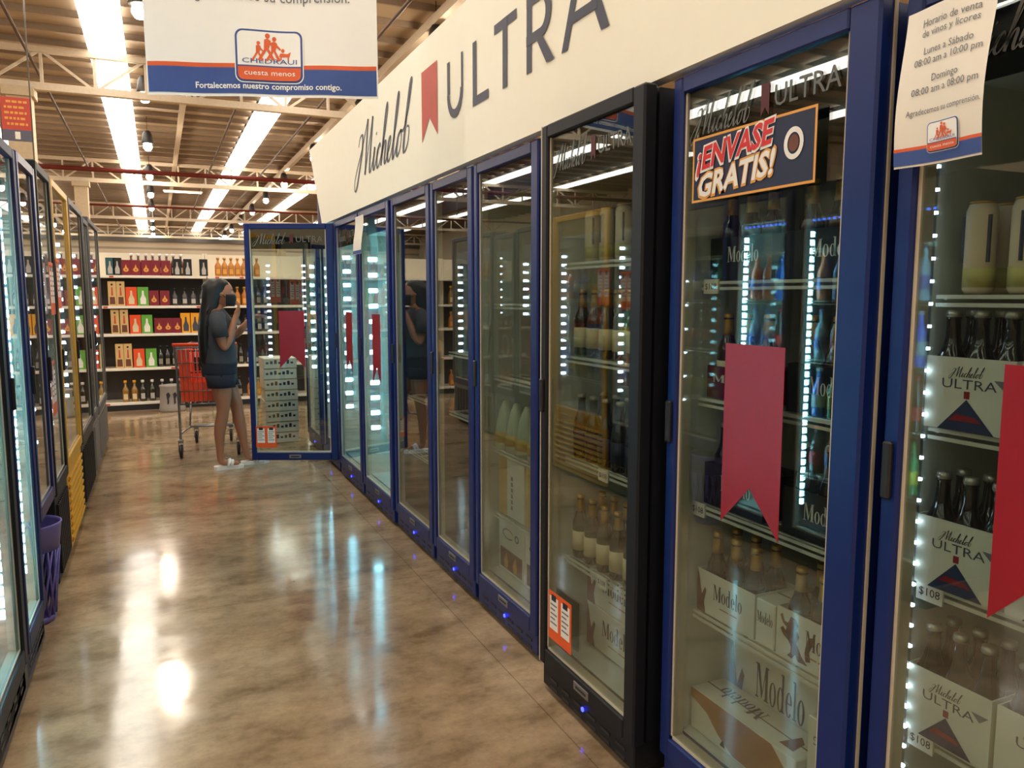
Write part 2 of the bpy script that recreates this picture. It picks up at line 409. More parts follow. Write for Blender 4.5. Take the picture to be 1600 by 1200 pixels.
for x, z, l in ((-2.75,7.75,'dark thin pipe running along the ceiling above the left coolers'),(2.7,7.75,'dark thin pipe between the two bright skylight strips'),(5.2,7.75,'dark thin pipe right of the second skylight strip')):
    tag(MB().tube([(x,-15,z),(x,89,z)], 0.045, DKP, 6).build('ceiling_pipe'), l, 'pipe')
WALLM = mat('store_wall', (190,176,154), 0.7); BACKW = band_mat('far_wall_panels', (196,180,156), (150,136,116), 'Z', 0.9, 0.25)
MB().box(-26,90,0,26,90.3,CZ,BACKW).build('wall_back', kind='structure'); MB().box(-26,-16.3,0,26,-16,CZ,WALLM).build('wall_front', kind='structure')
MB().box(-26.3,-16,0,-26,90,CZ,WALLM).build('wall_left', kind='structure'); MB().box(26,-16,0,26.3,90,CZ,WALLM).build('wall_right', kind='structure')
MB().box(-26,89.7,7.1,26,90,7.9,mat('dark_fascia', (96,92,88), 0.7)).build('trim_1', kind='structure')
COLM = mat('column_paint', (176,156,128), 0.6)
for x, y in ((-3.15,25.5),(9.2,25.5),(-3.15,44.5),(9.2,44.5),(9.2,64.5),(-3.15,7.0)) [:5]:
    c = MB(); c.box(x-.3,y-.3,0,x+.3,y+.3,7.1,COLM,0.02); c.box(x-.4,y-.4,0,x+.4,y+.4,0.5,COLM,0.02); c.box(x-.38,y-.38,6.85,x+.38,y+.38,7.1,COLM); c.build('column', kind='structure')

# high-bay lamps
GLOBEM = mat('lamp_globe', (255,240,215), emit=GLOBE, ecol=(255,238,212)); HOUS = mat('lamp_housing', (40,38,36), 0.5)
def make_lamp():
    t = thing('high_bay_lamp', 'lamp prototype hanging from ceiling', 'lamp')
    h = MB(); h.lathe([(0.02,.66),(0.1,.64),(0.17,.52),(0.2,.3),(0.225,.2),(0.225,.16),(0.05,.15)], HOUS, n=14); h.build('housing', t)
    MB().lathe([(0.13,.16),(0.155,.06),(0.145,-.03),(0.1,-.1),(0.03,-.13)], GLOBEM, n=14).build('globe', t)
    MB().tube([(0,0,.6),(0,0,1.19)], 0.012, DKP, 5).build('stem', t)
    return t
lamp = Proto(make_lamp)
rows = [(-.05,'the row above the aisle'),(6.4,'the row right of the aisle'),(-6.3,'the row left of the aisle')]
for x, nm in rows:
    for i, y in enumerate([2.2,10.2,18.5,26.2,34.6,43.2,50.8,58.4,66.5,75.0,82.8]):
        if x < -1 and i % 2: continue
        lamp((x, y, 7.3), 0, 'glowing high bay lamp, %s from the front in %s' % (ORD[i], nm), 'high bay lamps hanging from the ceiling')
t = thing('batten_light', 'slim white tube light hanging across the ceiling far back', 'light', (1.5,45,6.9))
MB().box(-.95,-.05,0,.95,.05,.08,WHITEP).build('housing', t); MB().tube([(-.9,0,-.02),(.9,0,-.02)],.02,mat('tube_glow',(255,240,220),emit=5),6).build('tube', t)
for q in (-.8,.8): MB().tube([(q,0,.08),(q,0,1.6)],.006,DKP,4).build('hanger_wire', t)

# ------------------------------------------------------------------ shared small builders
def led_strip(name, par, xw, sgn, y, z0, z1, m, sz, step):
    """strip on a side wall at xw, shining inwards (sgn = direction of the light along local x)"""
    s = MB(); s.box(xw, y-.004, z0, xw+sgn*.006, y+sz[0]+.006, z1, STEEL)
    z = z0+.03
    while z < z1-.02:
        s.box(xw+sgn*.006, y, z-sz[1]/2, xw+sgn*.014, y+sz[0], z+sz[1]/2, m); z += step
    return s.build(name, par)

def cooler(Xf, Y0, Y1, side, label, H=2.07, frame=None, depth=.62, z0=.11, lower='grille', liner=None, header=True, ribbon=False,
           led=None, shelves=(), angle=0, stile=.062, stile_l=.042, tagstrip=True, lowmat=None, body=None, topled=False, handle=True, recess=0.0, price=()):
    """upright glass-door cooler: local x to the right seen from its front, local y into the cabinet"""
    frame = frame or BLUE; body = body or frame; liner = liner or LINER
    rz = -PI/2 if side == 'R' else PI/2
    w = abs(Y1-Y0)-.012; h = w/2
    t = thing('display_cooler', label, 'cooler', (Xf, (Y0+Y1)/2, 0), rz, 'glass door coolers along the aisle')
    c = MB(); d0 = .05; T = .03; zb = z0+.01
    c.box(-h, d0, zb, -h+T, depth, H-.01, body); c.box(h-T, d0, zb, h, depth, H-.01, body)
    c.box(-h+T, depth-T, zb, h-T, depth, H-.01, body); c.box(-h+T, d0, H-.16, h-T, depth-T, H-.01, body); c.box(-h+T, d0, zb, h-T, depth-T, zb+.07, body)
    e = .003
    c.box(-h+T, d0+.003, zb+.07, -h+T+e, depth-T, H-.16, liner); c.box(h-T-e, d0+.003, zb+.07, h-T, depth-T, H-.16, liner)
    c.box(-h+T, depth-T-e, zb+.07, h-T, depth-T, H-.16, liner); c.box(-h+T, d0+.003, H-.163, h-T, depth-T, H-.16, liner); c.box(-h+T, d0+.003, zb+.07, h-T, depth-T, zb+.073, liner)
    c.build('cabinet', t)
    g = MB(); lm = lowmat or frame
    if lower == 'grille':          # slotted kick panel
        g.box(-h+.01, .012+recess, .025, h-.01, depth-.02, zb, lm, .004)
        yf = .012+recess
        for k in range(6):
            xx = -h+.07+k*(w-.14)/5.5
            for zz in ((z0-.045, z0-.075) if z0 < .2 else ()):
                g.box(xx, yf-.002, zz, xx+.055, yf+.002, zz+.011, CHARC)
        g.box(-h+.03, .05+recess, 0, h-.03, depth-.05, .027, CHARC)
    elif lower == 'vents':         # tall louvred panel
        g.box(-h+.005, .012, .03, h-.005, depth-.02, zb, lm, .004); n = 9
        for k in range(n):
            z = .06+k*(z0-.1)/n
            g.box(-h+.05, .0, z+.012, h-.05, .016, z+.03, lm, .003); g.box(-h+.05, .010, z, h-.05, .0125, z+.012, CHARC)
        g.box(-h+.04, .06, 0, h-.04, depth-.05, .03, CHARC)
    elif lower == 'bars':
        g.box(-h+.005, .014, .03, h-.005, depth-.02, zb, lm, .004); n = 12
        for k in range(n):
            xx = -h+.05+k*(w-.1)/n
            g.box(xx, .0, .07, xx+.02, .016, z0-.05, lm, .003); g.box(xx+.02, .012, .07, xx+(w-.1)/n, .0145, z0-.05, CHARC)
        g.box(-h+.04, .06, 0, h-.04, depth-.05, .03, CHARC)
    elif lower == 'legs':
        g.box(-h+.005, .30, .06, h-.005, depth-.02, zb, CHARC, .004)
        for xx in (-h+.05, h-.05): g.box(xx-.025, .33, 0, xx+.025, .38, .06, CHARC)
        g.box(-h, .05, z0-.02, h, .3, zb, lm)
    gr = g.build('base_grille', t)
    if lower == 'grille' and z0 < .2 and side == 'R':
        MB().lathe([(.008,0),(.008,.004),(.003,.006)], BLUELAMP, n=10, axis='y', cx=0.0, cy=.004+recess, cz=.075).build('status_light', gr)
    # ---- door, built about its hinge (right edge)
    dr = MB(); st = stile; sl_ = stile_l
    dr.box(-w, 0, z0, -w+sl_, .045, H, frame, .006); dr.box(-st, 0, z0, 0, .045, H, frame, .006)
    dr.box(-w+sl_, 0, H-.045, -st, .045, H, frame, .004); dr.box(-w+sl_, 0, z0, -st, .045, z0+.065, frame, .004)
    for a, b in ((-w+sl_, -w+sl_+.008), (-st-.008, -st)): dr.box(a, .012, z0+.065, b, .05, H-.045, CREAM)
    dr.box(-w+sl_, .012, z0+.065, -st, .05, z0+.073, CREAM)
    if frame is not BLACKP: dr.box(.0005, .036, z0, .004, .044, H, CREAM)
    elif side == 'R': dr.box(-w-.007, .002, z0, -w-.0005, .012, H, CREAM)
    door = dr.build('door', t); door.location = (h, 0, 0); door.rotation_euler = (0,0,math.radians(angle))
    MB().box(-w+sl_+.006, .014, z0+.07, -st-.006, .019, H-.045, GLASS).build('glass_pane', door)
    if header:
        b = MB(); b.box(-w+sl_+.002, .020, H-.205, -st-.002, .024, H-.045, BLACKG)
        L = w-st-sl_; x0 = -w+sl_+L*.04
        b.text('SCRIPT', (x0, .0125, H-.165), (1,0,0), (0,0,1), .085, ETCH, width=L*.44)
        b.text('ULTRA', (x0+L*.56, .0125, H-.15), (1,0,0), (0,0,1), .05, ETCH, width=L*.36)
        b.poly([(0,0),(.014,.02),(.028,0),(.028,.075),(0,.075)], (x0+L*.485, .0125, H-.165), (1,0,0), (0,0,1), REDDK)
        b.build('header_print', door)
    if ribbon:
        rx = -w/2-.105; rb = MB(); W2 = .21
        rb.prism([(0,.0),(W2/2,.11),(W2,.0),(W2,.47),(0,.47)], (rx,.0130,.89), (1,0,0), (0,0,1), REDV, .001)
        rb.build('ribbon_decal', door)
    if handle:
        hb = MB(); hb.box(-w+.008, -.012, 1.065, -w+.030, .002, 1.185, CHARC, .004); hb.build('handle', door)
        if side == 'R':
            bp = MB(); bp.box(-w/2-.05, -.003, z0+.018, -w/2+.05, .001, z0+.048, STEEL, .001); bp.box(-w/2-.035, -.0036, z0+.028, -w/2+.035, -.002, z0+.037, CHARC); bp.build('badge', door)
    for zs in shelves:
        s = MB(); yy = .085
        for k in range(9):
            q = yy+.02+k*(depth-.18)/8
            s.tube([(-h+.045, q, zs-.006), (h-.045, q, zs-.006)], .003, WIRE, 4)
        for k in range(4):
            q = -h+.06+k*(w-.12)/3; s.box(q-.004, yy, zs-.012, q+.004, depth-.05, zs-.004, WIRE)
        s.box(-h+.042, yy-.004, zs-.026, h-.042, yy, zs-.018, WIRE); s.box(-h+.042, yy-.004, zs-.010, h-.042, yy, zs-.002, WIRE)
        sh = s.build('shelf', t)
        for (zt, q) in price:
            if abs(zt-zs) < .01:
                p = MB(); p.box(q-.03, yy-.010, zs-.036, q+.03, yy-.005, zs+.004, PAPER); p.text('$108', (q,yy-.0106,zs-.024), (1,0,0), (0,0,1), .017, BLACKI, center=True)
                p.build('price_tag', sh)
    if led:
        m, sz, step, za, zb2, sides = led
        for sx in sides: led_strip('led_strip', t, sx*(h-T-e), -sx, .058 if side == 'R' else .0545, za, zb2, m, sz, step)
    if topled:
        s = MB(); s.box(-h+.05,.062,H-.185,h-.05,.072,H-.17,STEEL); q = -h+.07
        while q < h-.06: s.box(q-.006,.058,H-.190,q+.006,.063,H-.178,LEDB); q += .035
        s.build('top_led_strip', t)
    return t

def at(Xf, side, Ymid, lx, ly, z):     # cooler-local to world
    return (Xf+ly, Ymid-lx, z) if side == 'R' else (Xf-ly, Ymid+lx, z)

# ------------------------------------------------------------------ right row of coolers
BZ = (.52,.87,1.19,1.52)
S9 = (.56,.885,1.215,1.485); S8 = (.565,.885,1.195,1.523); S7 = (.53,.90,1.27,1.6); S6 = (.47,.78,1.12,1.45)
RIGHT = [ # Xf, Y0, Y1, label, kwargs
 (1.355, .44, 1.135, 'blue cooler nearest at the right edge, with taped notice and red ribbon', dict(shelves=S9, ribbon=True, led=(LEDD,(.008,.006),.045,.4,1.85,(-1,)), price=((.885,-.27),(.56,-.27)))),
 (1.32, 1.15, 1.84, 'blue cooler with the promotional poster on its door', dict(shelves=S8, ribbon=True, led=(LEDD,(.008,.006),.045,.9,1.85,(1,)), stile=.08, price=((1.523,-.25),(.885,-.28)))),
 (1.255, 1.87, 2.52, 'black framed cooler with dark cartons and orange sticker low down', dict(frame=BLACKP, shelves=S7, stile=.06, price=((.9,.0),(.53,.0),(1.6,.2)))),
 (1.33, 2.69, 3.36, 'blue cooler just beyond the black framed one, light cartons below', dict(shelves=S6, header=False)),
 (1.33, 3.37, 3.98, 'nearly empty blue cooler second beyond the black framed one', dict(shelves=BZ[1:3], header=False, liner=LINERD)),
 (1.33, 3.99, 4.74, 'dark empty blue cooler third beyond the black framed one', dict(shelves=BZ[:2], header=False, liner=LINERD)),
 (1.32, 4.75, 5.55, 'blue cooler with brightest white lights and a hanging paper slip', dict(shelves=(), header=False, ribbon=True, led=(LEDC,(.06,.028),.11,.5,1.83,(-1,1)))),
 (1.32, 5.57, 6.38, 'narrow looking blue cooler beside the opened door, lit cyan', dict(shelves=(), ribbon=True, led=(LEDC,(.055,.028),.11,.55,1.83,(-1,1)))),
 (1.33, 6.45, 7.19, 'blue cooler with its door swung open into the aisle', dict(shelves=BZ, ribbon=True, angle=66, led=(LEDC,(.03,.02),.08,.5,1.83,(-1,1)))),
 (1.33, 7.23, 7.95, 'last blue cooler of the row, behind the open door', dict(shelves=BZ, header=False, led=(LEDC,(.04,.03),.09,.75,1.8,(-1,1)))),
]
for Xf, a, b, lab, kw in RIGHT: cooler(Xf, a, b, 'R', lab, **kw)

# ------------------------------------------------------------------ left row of coolers
LS = (.5,.82,1.14,1.46,1.74)
LX = -.5
LEFT = [
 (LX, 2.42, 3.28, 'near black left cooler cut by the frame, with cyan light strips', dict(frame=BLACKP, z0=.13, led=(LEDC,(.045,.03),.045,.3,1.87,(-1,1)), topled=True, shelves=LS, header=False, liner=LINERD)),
 (LX, 3.30, 3.80, 'dark navy left cooler with the brightest cyan light strip', dict(frame=NAVY, z0=.13, led=(LEDC,(.045,.03),.045,.3,1.87,(-1,1)), topled=True, shelves=LS, header=False)),
 (LX, 3.82, 4.36, 'left cooler with blue frame, above the purple basket', dict(frame=BLUE, H=2.08, z0=.5, lower='legs', led=(LEDW,(.03,.014),.16,.75,1.75,(1,)), shelves=LS[1:], header=False, recess=0)),
 (LX, 4.40, 4.98, 'left black framed cooler with tall black top and barred base', dict(frame=BLACKP, H=2.13, z0=.48, lower='bars', led=(LEDW,(.05,.02),.07,.75,1.88,(-1,1)), shelves=LS[1:], header=False)),
 (LX, 5.00, 5.88, 'yellow framed cooler with yellow louvred base', dict(frame=YELLOW, H=2.13, z0=.5, lower='vents', led=(LEDW,(.05,.02),.07,.8,1.85,(-1,1)), shelves=LS[1:], header=False)),
 (LX, 5.92, 6.95, 'left charcoal framed cooler right after the yellow one, red packs inside', dict(frame=CHARC, H=2.13, z0=.48, lower='bars', led=(LEDW,(.06,.022),.08,.8,1.85,(-1,1)), shelves=LS[1:], header=False)),
 (LX, 6.99, 7.5, 'narrow grey left cooler, second from the far end', dict(frame=GREYP, lowmat=mat('grille_grey',(128,124,118),.5), H=2.1, z0=.48, lower='bars', led=(LEDW,(.02,.014),.08,.8,1.9,(1,)), shelves=LS[1:], header=False)),
 (LX, 7.54, 8.75, 'grey left cooler at the far end nearest the shelves', dict(frame=GREYP, lowmat=MATS.get('grille_grey'), H=2.15, z0=.46, lower='bars', led=(LEDW,(.06,.024),.09,.8,1.9,(-1,1)), shelves=LS[1:], header=False)),
]
for i_, (Xf, a, b, lab, kw) in enumerate(LEFT):
    cc = cooler(Xf, a, b, 'L', lab, **kw)
    if i_ in (5, 6):
        dc = [c_ for c_ in cc.children if c_.name.startswith('door')][0]; ww = b-a-.012
        r_ = MB(); r_.box(-ww+.06,.0215,.62,-.08,.024,1.28,REDV); r_.flat(*ring2(-ww/2,.98,ww*.2,.12,.03,.03,.4,5.4),(0,.0210,0),(1,0,0),(0,0,1),PAPER)
        r_.build('red_panel_print', dc)
k = MB(); k.box(-.9,2.42,0,-.512,3.8,.10,mat('kick_plate',(70,66,62),.5),.004); k.build('trim_2', kind='structure')

# ------------------------------------------------------------------ bottles and packs
def bottle_body(s, m, r=.03, h=.23, n=12, neck=.013):
    s.lathe([(r*.85,0),(r,.006),(r,h*.52),(r*.93,h*.6),(r*.6,h*.7),(neck*1.08,h*.78),(neck,h*.93),(neck*1.15,h*.94),(neck*1.15,h*.955),(neck,h*.96)], m, n=n)
def make_amber():
    t = thing('beer_bottle', 'beer bottle prototype in the cooler', 'bottle')
    s = MB(); bottle_body(s, AMBER); s.build('glass_body', t)
    MB().lathe([(.0165,.172),(.0148,.19),(.0138,.216),(.0138,.218)], GOLDF, n=12).build('neck_foil', t)
    MB().lathe([(.0145,.2185),(.0152,.222),(.014,.231),(.008,.2325)], GOLDF, n=12).build('crown_cap', t)
    MB().lathe([(.0306,.03),(.0306,.1)], LABELW, n=12).build('paper_label', t)
    return t
def make_dark():
    t = thing('beer_bottle', 'dark beer bottle prototype in cooler', 'bottle')
    s = MB(); bottle_body(s, DARKB); s.build('glass_body', t)
    MB().lathe([(.0148,.2185),(.016,.222),(.0145,.232),(.008,.2335)], CAPG, n=12).build('crown_cap', t)
    MB().lathe([(.0306,.03),(.0306,.1)], NAVYP, n=12).build('paper_label', t)
    return t
amber = Proto(make_amber); dark = Proto(make_dark)

def carton(loc, w, d, h, label, front, group, body=CARTW, inner=True, rz=-PI/2, wave=False):
    """open-topped carton tray: local x across the front, y inwards, front at y=0"""
    t = thing('beer_carton', label, 'carton', loc, rz, group)
    s = MB(); T = .003
    if inner:
        s.box(-w/2,0,0,w/2,T,h,body); s.box(-w/2,d-T,0,w/2,d,h,body); s.box(-w/2,T,0,-w/2+T,d-T,h,body); s.box(w/2-T,T,0,w/2,d-T,h,body); s.box(-w/2+T,T,0,w/2-T,d-T,T,body)
        s.build('carton_body', t)
        dv = MB()
        for q in (1,2):
            x = -w/2+q*w/3; dv.box(x-.001,T,T,x+.001,d-T,h*.93,CARTG)
        dv.box(-w/2+T,d/2-.001,T,w/2-T,d/2+.001,h*.93,CARTG); dv.build('divider', t)
    else:
        s.box(-w/2,0,0,w/2,d,h,body,.003); s.box(-w/2,d*.5-.002,h,w/2,d*.5+.002,h+.0006,CARTG); s.build('carton_body', t)
    p = MB(); front(p, w, d, h); p.build('printed_front', t)
    return t
X1, Z1 = (1,0,0), (0,0,1)
def pr_modelo(col, big=.42, brown=True, lion=False, sub=True):
    def f(p, w, d, h):
        y = -.0008
        if brown:
            if lion: p.poly([(a*h*.82,b*h*.82) for a,b in LION],(-w/2+.012,y,h*.08),X1,Z1,BROWNP); p.poly([(a*h*.82,b*h*.82) for a,b in TAIL],(-w/2+.012,y,h*.08),X1,Z1,BROWNP)
            else: p.poly([(0,0),(.16*w,0),(.13*w,h*.25),(.17*w,h*.55),(.14*w,h*.62),(.09*w,h*.42),(.06*w,h*.6),(.035*w,h*.85),(0,h)],(-w/2+.001,y,0),X1,Z1,BROWNP)
        p.text('SERIF',(-w/2+w*(.3 if not lion else .42),y,h*.42),X1,Z1,h*.36,col,width=w*.5)
        if sub:
            for k,(a,b) in enumerate(((.42,.58),(.6,.72))): p.poly([(0,0),((b-a)*w,0),((b-a)*w,h*.03),(0,h*.03)],(-w/2+a*w,y,h*.26),X1,Z1,TANP)
    return f
def pr_small(col):
    def f(p, w, d, h): p.text('SERIF',(-w/2+w*.1,-.0008,h*.5),X1,Z1,h*.24,col,width=w*.8)
    return f
def pr_ultra(p, w, d, h):
    y = -.0008; B = mat('navy_triangle',(22,40,82),.5)
    p.text('SCRIPT',(-w*.22,y,h*.74),X1,Z1,h*.14,BLACKI,width=w*.4)
    p.text('ULTRA',(-w*.3,y,h*.58),X1,Z1,h*.13,INKD,width=w*.62)
    p.poly([(0,0),(.012,0),(.012,h*.1),(0,h*.1)],(-.006,y,h*.45),X1,Z1,REDV)
    p.poly([(-w*.32,0),(w*.32,0),(0,h*.44)],(0,y,.0),X1,Z1,B); p.poly([(-.035,0),(.035,0),(.02,h*.07),(-.02,h*.09)],(0,y-.0004,h*.14),X1,Z1,REDV)
    p.poly([(0,0),(.018,.016),(-.018,.016)],(w*.38,y,h*.62),X1,Z1,INKG)

def fill_carton(x, yc, z, w, d, rows_, cols, proto, group, fmt, dx=.02):
    n = 0
    for r in range(rows_):
        for c in range(cols):
            Y = yc + w/2 - (c+.5)*w/cols; X = x + (r+.5)*d/rows_
            proto((X, Y, z), random.uniform(0,6), fmt(r, c), group); n += 1

# --- blue cooler with the promotional poster: x 1.405.., y 1.20..1.79
G8 = 'bottles in the cooler with the poster'
def place_row(shelf_name, z, xs0, y_hi, y_lo, ncol, nrow, proto, word, cooler_name, group, h0=.0):
    for r in range(nrow):
        for c in range(ncol):
            Y = y_hi-(c+.5)*(y_hi-y_lo)/ncol; X = xs0+.036+r*.070
            proto((X, Y, z+h0), random.uniform(0,6.28), '%s, %s from left, %s row, %s shelf of %s' % (word, ORD[c], 'front' if r == 0 else 'back' if r == 1 else 'rearmost', shelf_name, cooler_name), group)
Z8 = S8; PC = 'poster cooler'
carton((1.41,1.665,Z8[0]+.001),.24,.15,.125,'white open beer carton with brown shape, left on lowest poster cooler shelf',pr_modelo(BLACKI),'white cartons in the poster cooler')
carton((1.41,1.505,Z8[0]+.001),.07,.15,.122,'narrow white carton end between two wider ones, lowest shelf',pr_small(BLACKI),'white cartons in the poster cooler',inner=False)
carton((1.41,1.345,Z8[0]+.001),.235,.15,.13,'white open beer carton with brown lion, right on lowest poster cooler shelf',pr_modelo(BLACKI,lion=True),'white cartons in the poster cooler')
place_row('lowest',Z8[0]+.006,1.412,1.785,1.545,3,2,amber,'brown gold-foil bottle in left carton','poster cooler',G8)
place_row('lowest',Z8[0]+.006,1.412,1.46,1.23,3,2,amber,'brown gold-foil bottle in lion carton','poster cooler',G8)
carton((1.545,1.60,.195),.38,.2,.29,'large white standing beer carton at back of poster cooler floor',pr_modelo(BLACKI,.4),'white cartons in the poster cooler',inner=False)
def pr_wave(p, w, d, h):
    y = -.0008
    p.poly([(0,h),(0,h*.78),(.18*w,h*.62),(.3*w,h*.3),(.45*w,h*.06),(.7*w,h*.04),(w,0),(w,h*.45),(.8*w,h),(.4*w,h)],(-w/2,y,0),X1,Z1,TANP)
    p.text('SERIF',(w*.05,d*.75,h+.0008),(-1,0,0),(0,-1,0),.05,BLACKI,width=w*.42)
    p.text('SERIF',(-w*.4,d*.2,h+.0008),(1,0,0),(0,1,0),.001,BLACKI,width=.001)
    p.poly([(0,0),(.05,.0),(.04,.05),(.012,.07)],(w*.3,d*.2,h+.0008),X1,(0,1,0),BROWNP)
    p.poly([(-.012,0),(.012,0),(0,.02)],(-w*.15,y,.012),X1,Z1,BLACKI)
carton((1.405,1.585,.195),.42,.125,.125,'low lying white beer carton with tan wave along its front',pr_wave,'white cartons in the poster cooler',inner=False)
def pr_tall(p, w, d, h):
    y = -.0008
    for k in range(3): p.poly([(0,0),(.05,.006),(.07,.0),(.07,.02),(.05,.022),(0,.03)],(-w*.1,y,h*(.12+.27*k)),X1,Z1,BROWNP)
    p.text('SERIF',(-w*.2,y,h*.1),(0,0,1),(-1,0,0),.028,BLACKI,width=h*.3)
    p.text('12',(-w*.18,y,h*.72),(0,0,1),(-1,0,0),.022,INKG)
carton((1.41,1.28,.2),.13,.17,.26,'upright white carton printed with brown bottles at poster cooler floor right',pr_tall,'white cartons in the poster cooler',inner=False)
# third shelf (behind the ribbon)
carton((1.42,1.66,Z8[1]+.001),.24,.15,.12,'black carton behind the red ribbon, left on second shelf from below',pr_modelo(WHITEP,brown=False,sub=False),'dark cartons in the poster cooler',body=CARTB)
carton((1.42,1.35,Z8[1]+.001),.24,.15,.12,'dark carton right of the red ribbon, second shelf from below',pr_modelo(WHITEP,brown=False,sub=False),'dark cartons in the poster cooler',body=CARTB)
place_row('second lowest',Z8[1]+.006,1.422,1.78,1.54,3,1,dark,'dark bottle in black carton','poster cooler',G8)
place_row('second lowest',Z8[1]+.006,1.422,1.47,1.23,3,1,dark,'dark bottle in right carton','poster cooler',G8)
carton((1.42,1.66,Z8[2]+.001),.24,.15,.09,'low dark red carton behind top of red ribbon',pr_small(WHITEP),'dark cartons in the poster cooler',body=mat('maroon_carton',(110,24,30),.5))
carton((1.42,1.35,Z8[2]+.001),.24,.15,.12,'dark carton beside the red ribbon top, third shelf from below',pr_modelo(WHITEP,brown=False,sub=False),'dark cartons in the poster cooler',body=CARTB)
place_row('third',Z8[2]+.006,1.422,1.78,1.54,3,1,amber,'brown gold-foil bottle above ribbon','poster cooler',G8)
place_row('third',Z8[2]+.006,1.422,1.47,1.23,3,1,amber,'brown gold-foil bottle in right carton','poster cooler',G8)
carton((1.42,1.66,Z8[3]+.001),.24,.15,.115,'black beer carton with white lettering, left on top poster cooler shelf',pr_modelo(WHITEP,brown=False,sub=False),'dark cartons in the poster cooler',body=CARTB)
carton((1.42,1.36,Z8[3]+.001),.26,.15,.115,'black beer carton with white lettering, right on top poster cooler shelf',pr_modelo(WHITEP,brown=False,sub=False),'dark cartons in the poster cooler',body=CARTB)
place_row('top',Z8[3]+.006,1.422,1.78,1.54,3,1,amber,'brown gold-foil bottle in left carton','poster cooler',G8)
place_row('top',Z8[3]+.006,1.422,1.49,1.23,3,1,amber,'brown gold-foil bottle in right carton','poster cooler',G8)

# --- nearest cooler: x 1.42.., y .49..1.08
G9 = 'bottles in the nearest cooler'
def six(loc, label): return carton(loc,.185,.125,.145,label,pr_ultra,'white six pack carriers in the nearest cooler')
SN9 = ['lowest','second lowest','third']
for si, z in enumerate(S9[:3]):
    for c, Y in enumerate((1.0,.805,.61)):
        six((1.425,Y,z+.001),'white bottle carrier with navy triangle, %s from left, %s shelf of nearest cooler' % (ORD[c],SN9[si]))
        for r in range(2):
            for q in range(3 if c < 2 else 0):
                dark((1.457+r*.06, Y+.06-q*.06, z+.005), random.uniform(0,6), 'dark bottle, %s of %s row, carrier %s from left, %s nearest-cooler shelf' % (ORD[q],'front' if r==0 else 'back',ORD[c],SN9[si]), G9)
def make_can():
    t = thing('beer_can', 'tall can prototype in nearest cooler', 'can')
    W = mat('white_can',(226,206,176),.4); G = mat('yellow_can_band',(196,186,110),.4)
    MB().lathe([(.023,0),(.028,.008),(.028,.158),(.023,.172)], W, n=16).build('can_body', t)
    MB().lathe([(.0233,.172),(.024,.176),(.022,.177),(.021,.173)], GOLDF, n=16).build('can_lid', t)
    s = MB(); s.lathe([(.0285,.012),(.0285,.05)], G, n=16)
    for k in range(3):
        a = k*2.1; s.box(.0282*math.cos(a)-.002,.0282*math.sin(a)-.004,.06,.0282*math.cos(a)+.002,.0282*math.sin(a)+.004,.15,INKD)
    s.build('printed_band', t); return t
can = Proto(make_can)
for r in range(2):
    for c in range(6):
        can((1.465+r*.075, 1.02-c*.09, S9[3]), c*1.3, 'tall cream can, %s from left, %s row on top shelf of nearest cooler' % (ORD[c], 'front' if r==0 else 'back'), 'tall cans in the nearest cooler')
# --- black framed cooler: front 1.255, y 1.92..2.47
for k, (z, lab) in enumerate(((.205,'lower of two white cartons stacked in the black framed cooler'),(.366,'upper of two white cartons stacked in the black framed cooler'))):
    carton((1.40,2.23,z),.36,.22,.158,lab,pr_modelo(BLACKI),'white cartons stacked in the black framed cooler',inner=False)
carton((1.36,2.0,.205),.09,.2,.2,'small white carton right of the stacked pair',pr_small(BLACKI),'white cartons stacked in the black framed cooler',inner=False)
BZN = ['lowest','second lowest','third','top']
for si, (z, proto, wd) in enumerate(((S7[0],amber,'brown gold-capped bottle'),(S7[1],dark,'dark bottle'),(S7[2],amber,'brown gold-capped bottle'))):
    for r in range(2):
        for c in range(6):
            proto((1.375+r*.09, 2.42-c*.085, z+.001), c, '%s, %s from left, %s row, %s shelf of black framed cooler' % (wd, ORD[c], 'front' if r==0 else 'back', BZN[si]), 'bottles in the black framed cooler')
for c in range(5):
    can((1.40, 2.4-c*.1, S7[3]), c, 'pale can, %s from left, top shelf of black framed cooler' % ORD[c], 'cans in the black framed cooler')
# --- cooler beyond the black framed one
YS = mat('yellow_stripe',(206,170,90),.6)
def pr_stripe(p, w, d, h):
    p.poly([(0,0),(w*.34,0),(w*.34,h),(0,h)],(-w/2,-.0008,0),X1,Z1,YS)
    for k in range(6): p.poly([(0,0),(.022,0),(.018,h*.07),(0,h*.07)],(w*.0,-.0008,h*(.15+k*.1)),X1,Z1,INKG)
def pr_low(p, w, d, h):
    p.poly([(0,0),(w*.86,0),(w*.86,h*.38),(0,h*.38)],(-w*.43,-.0008,h*.06),X1,Z1,BROWNP)
    for q in (-.25,.1): p.poly([(0,0),(.03,0),(.04,h*.12),(.02,h*.3),(-.01,h*.12)],(w*q,-.0012,h*.08),X1,Z1,GOLDP)
    p.flat(*ring2(-w*.12,h*.74,w*.22,h*.1,.012,.006,.5,5.6),(0,-.0008,0),X1,Z1,BLACKI)
    p.flat(*ring2(w*.22,h*.74,w*.08,h*.07,.01,.006),(0,-.0008,0),X1,Z1,BLACKI)
for c in range(2):
    Y = 3.16-c*.29
    carton((1.43,Y,S6[0]+.001),.27,.2,.27,'white carton with yellow stripe, %s from left in cooler past black one' % ORD[c],pr_stripe,'yellow striped cartons in the cooler past the black framed one',inner=False)
    carton((1.43,Y,.2),.28,.22,.25,'white carton with brown bottles printed, %s from left, floor of cooler past black one' % ORD[c],pr_low,'cartons on the floor of the cooler past the black framed one',inner=False)
PLA = mat('pale_pack',(196,200,170),.5); PLG = mat('green_pack',(90,120,60),.5)
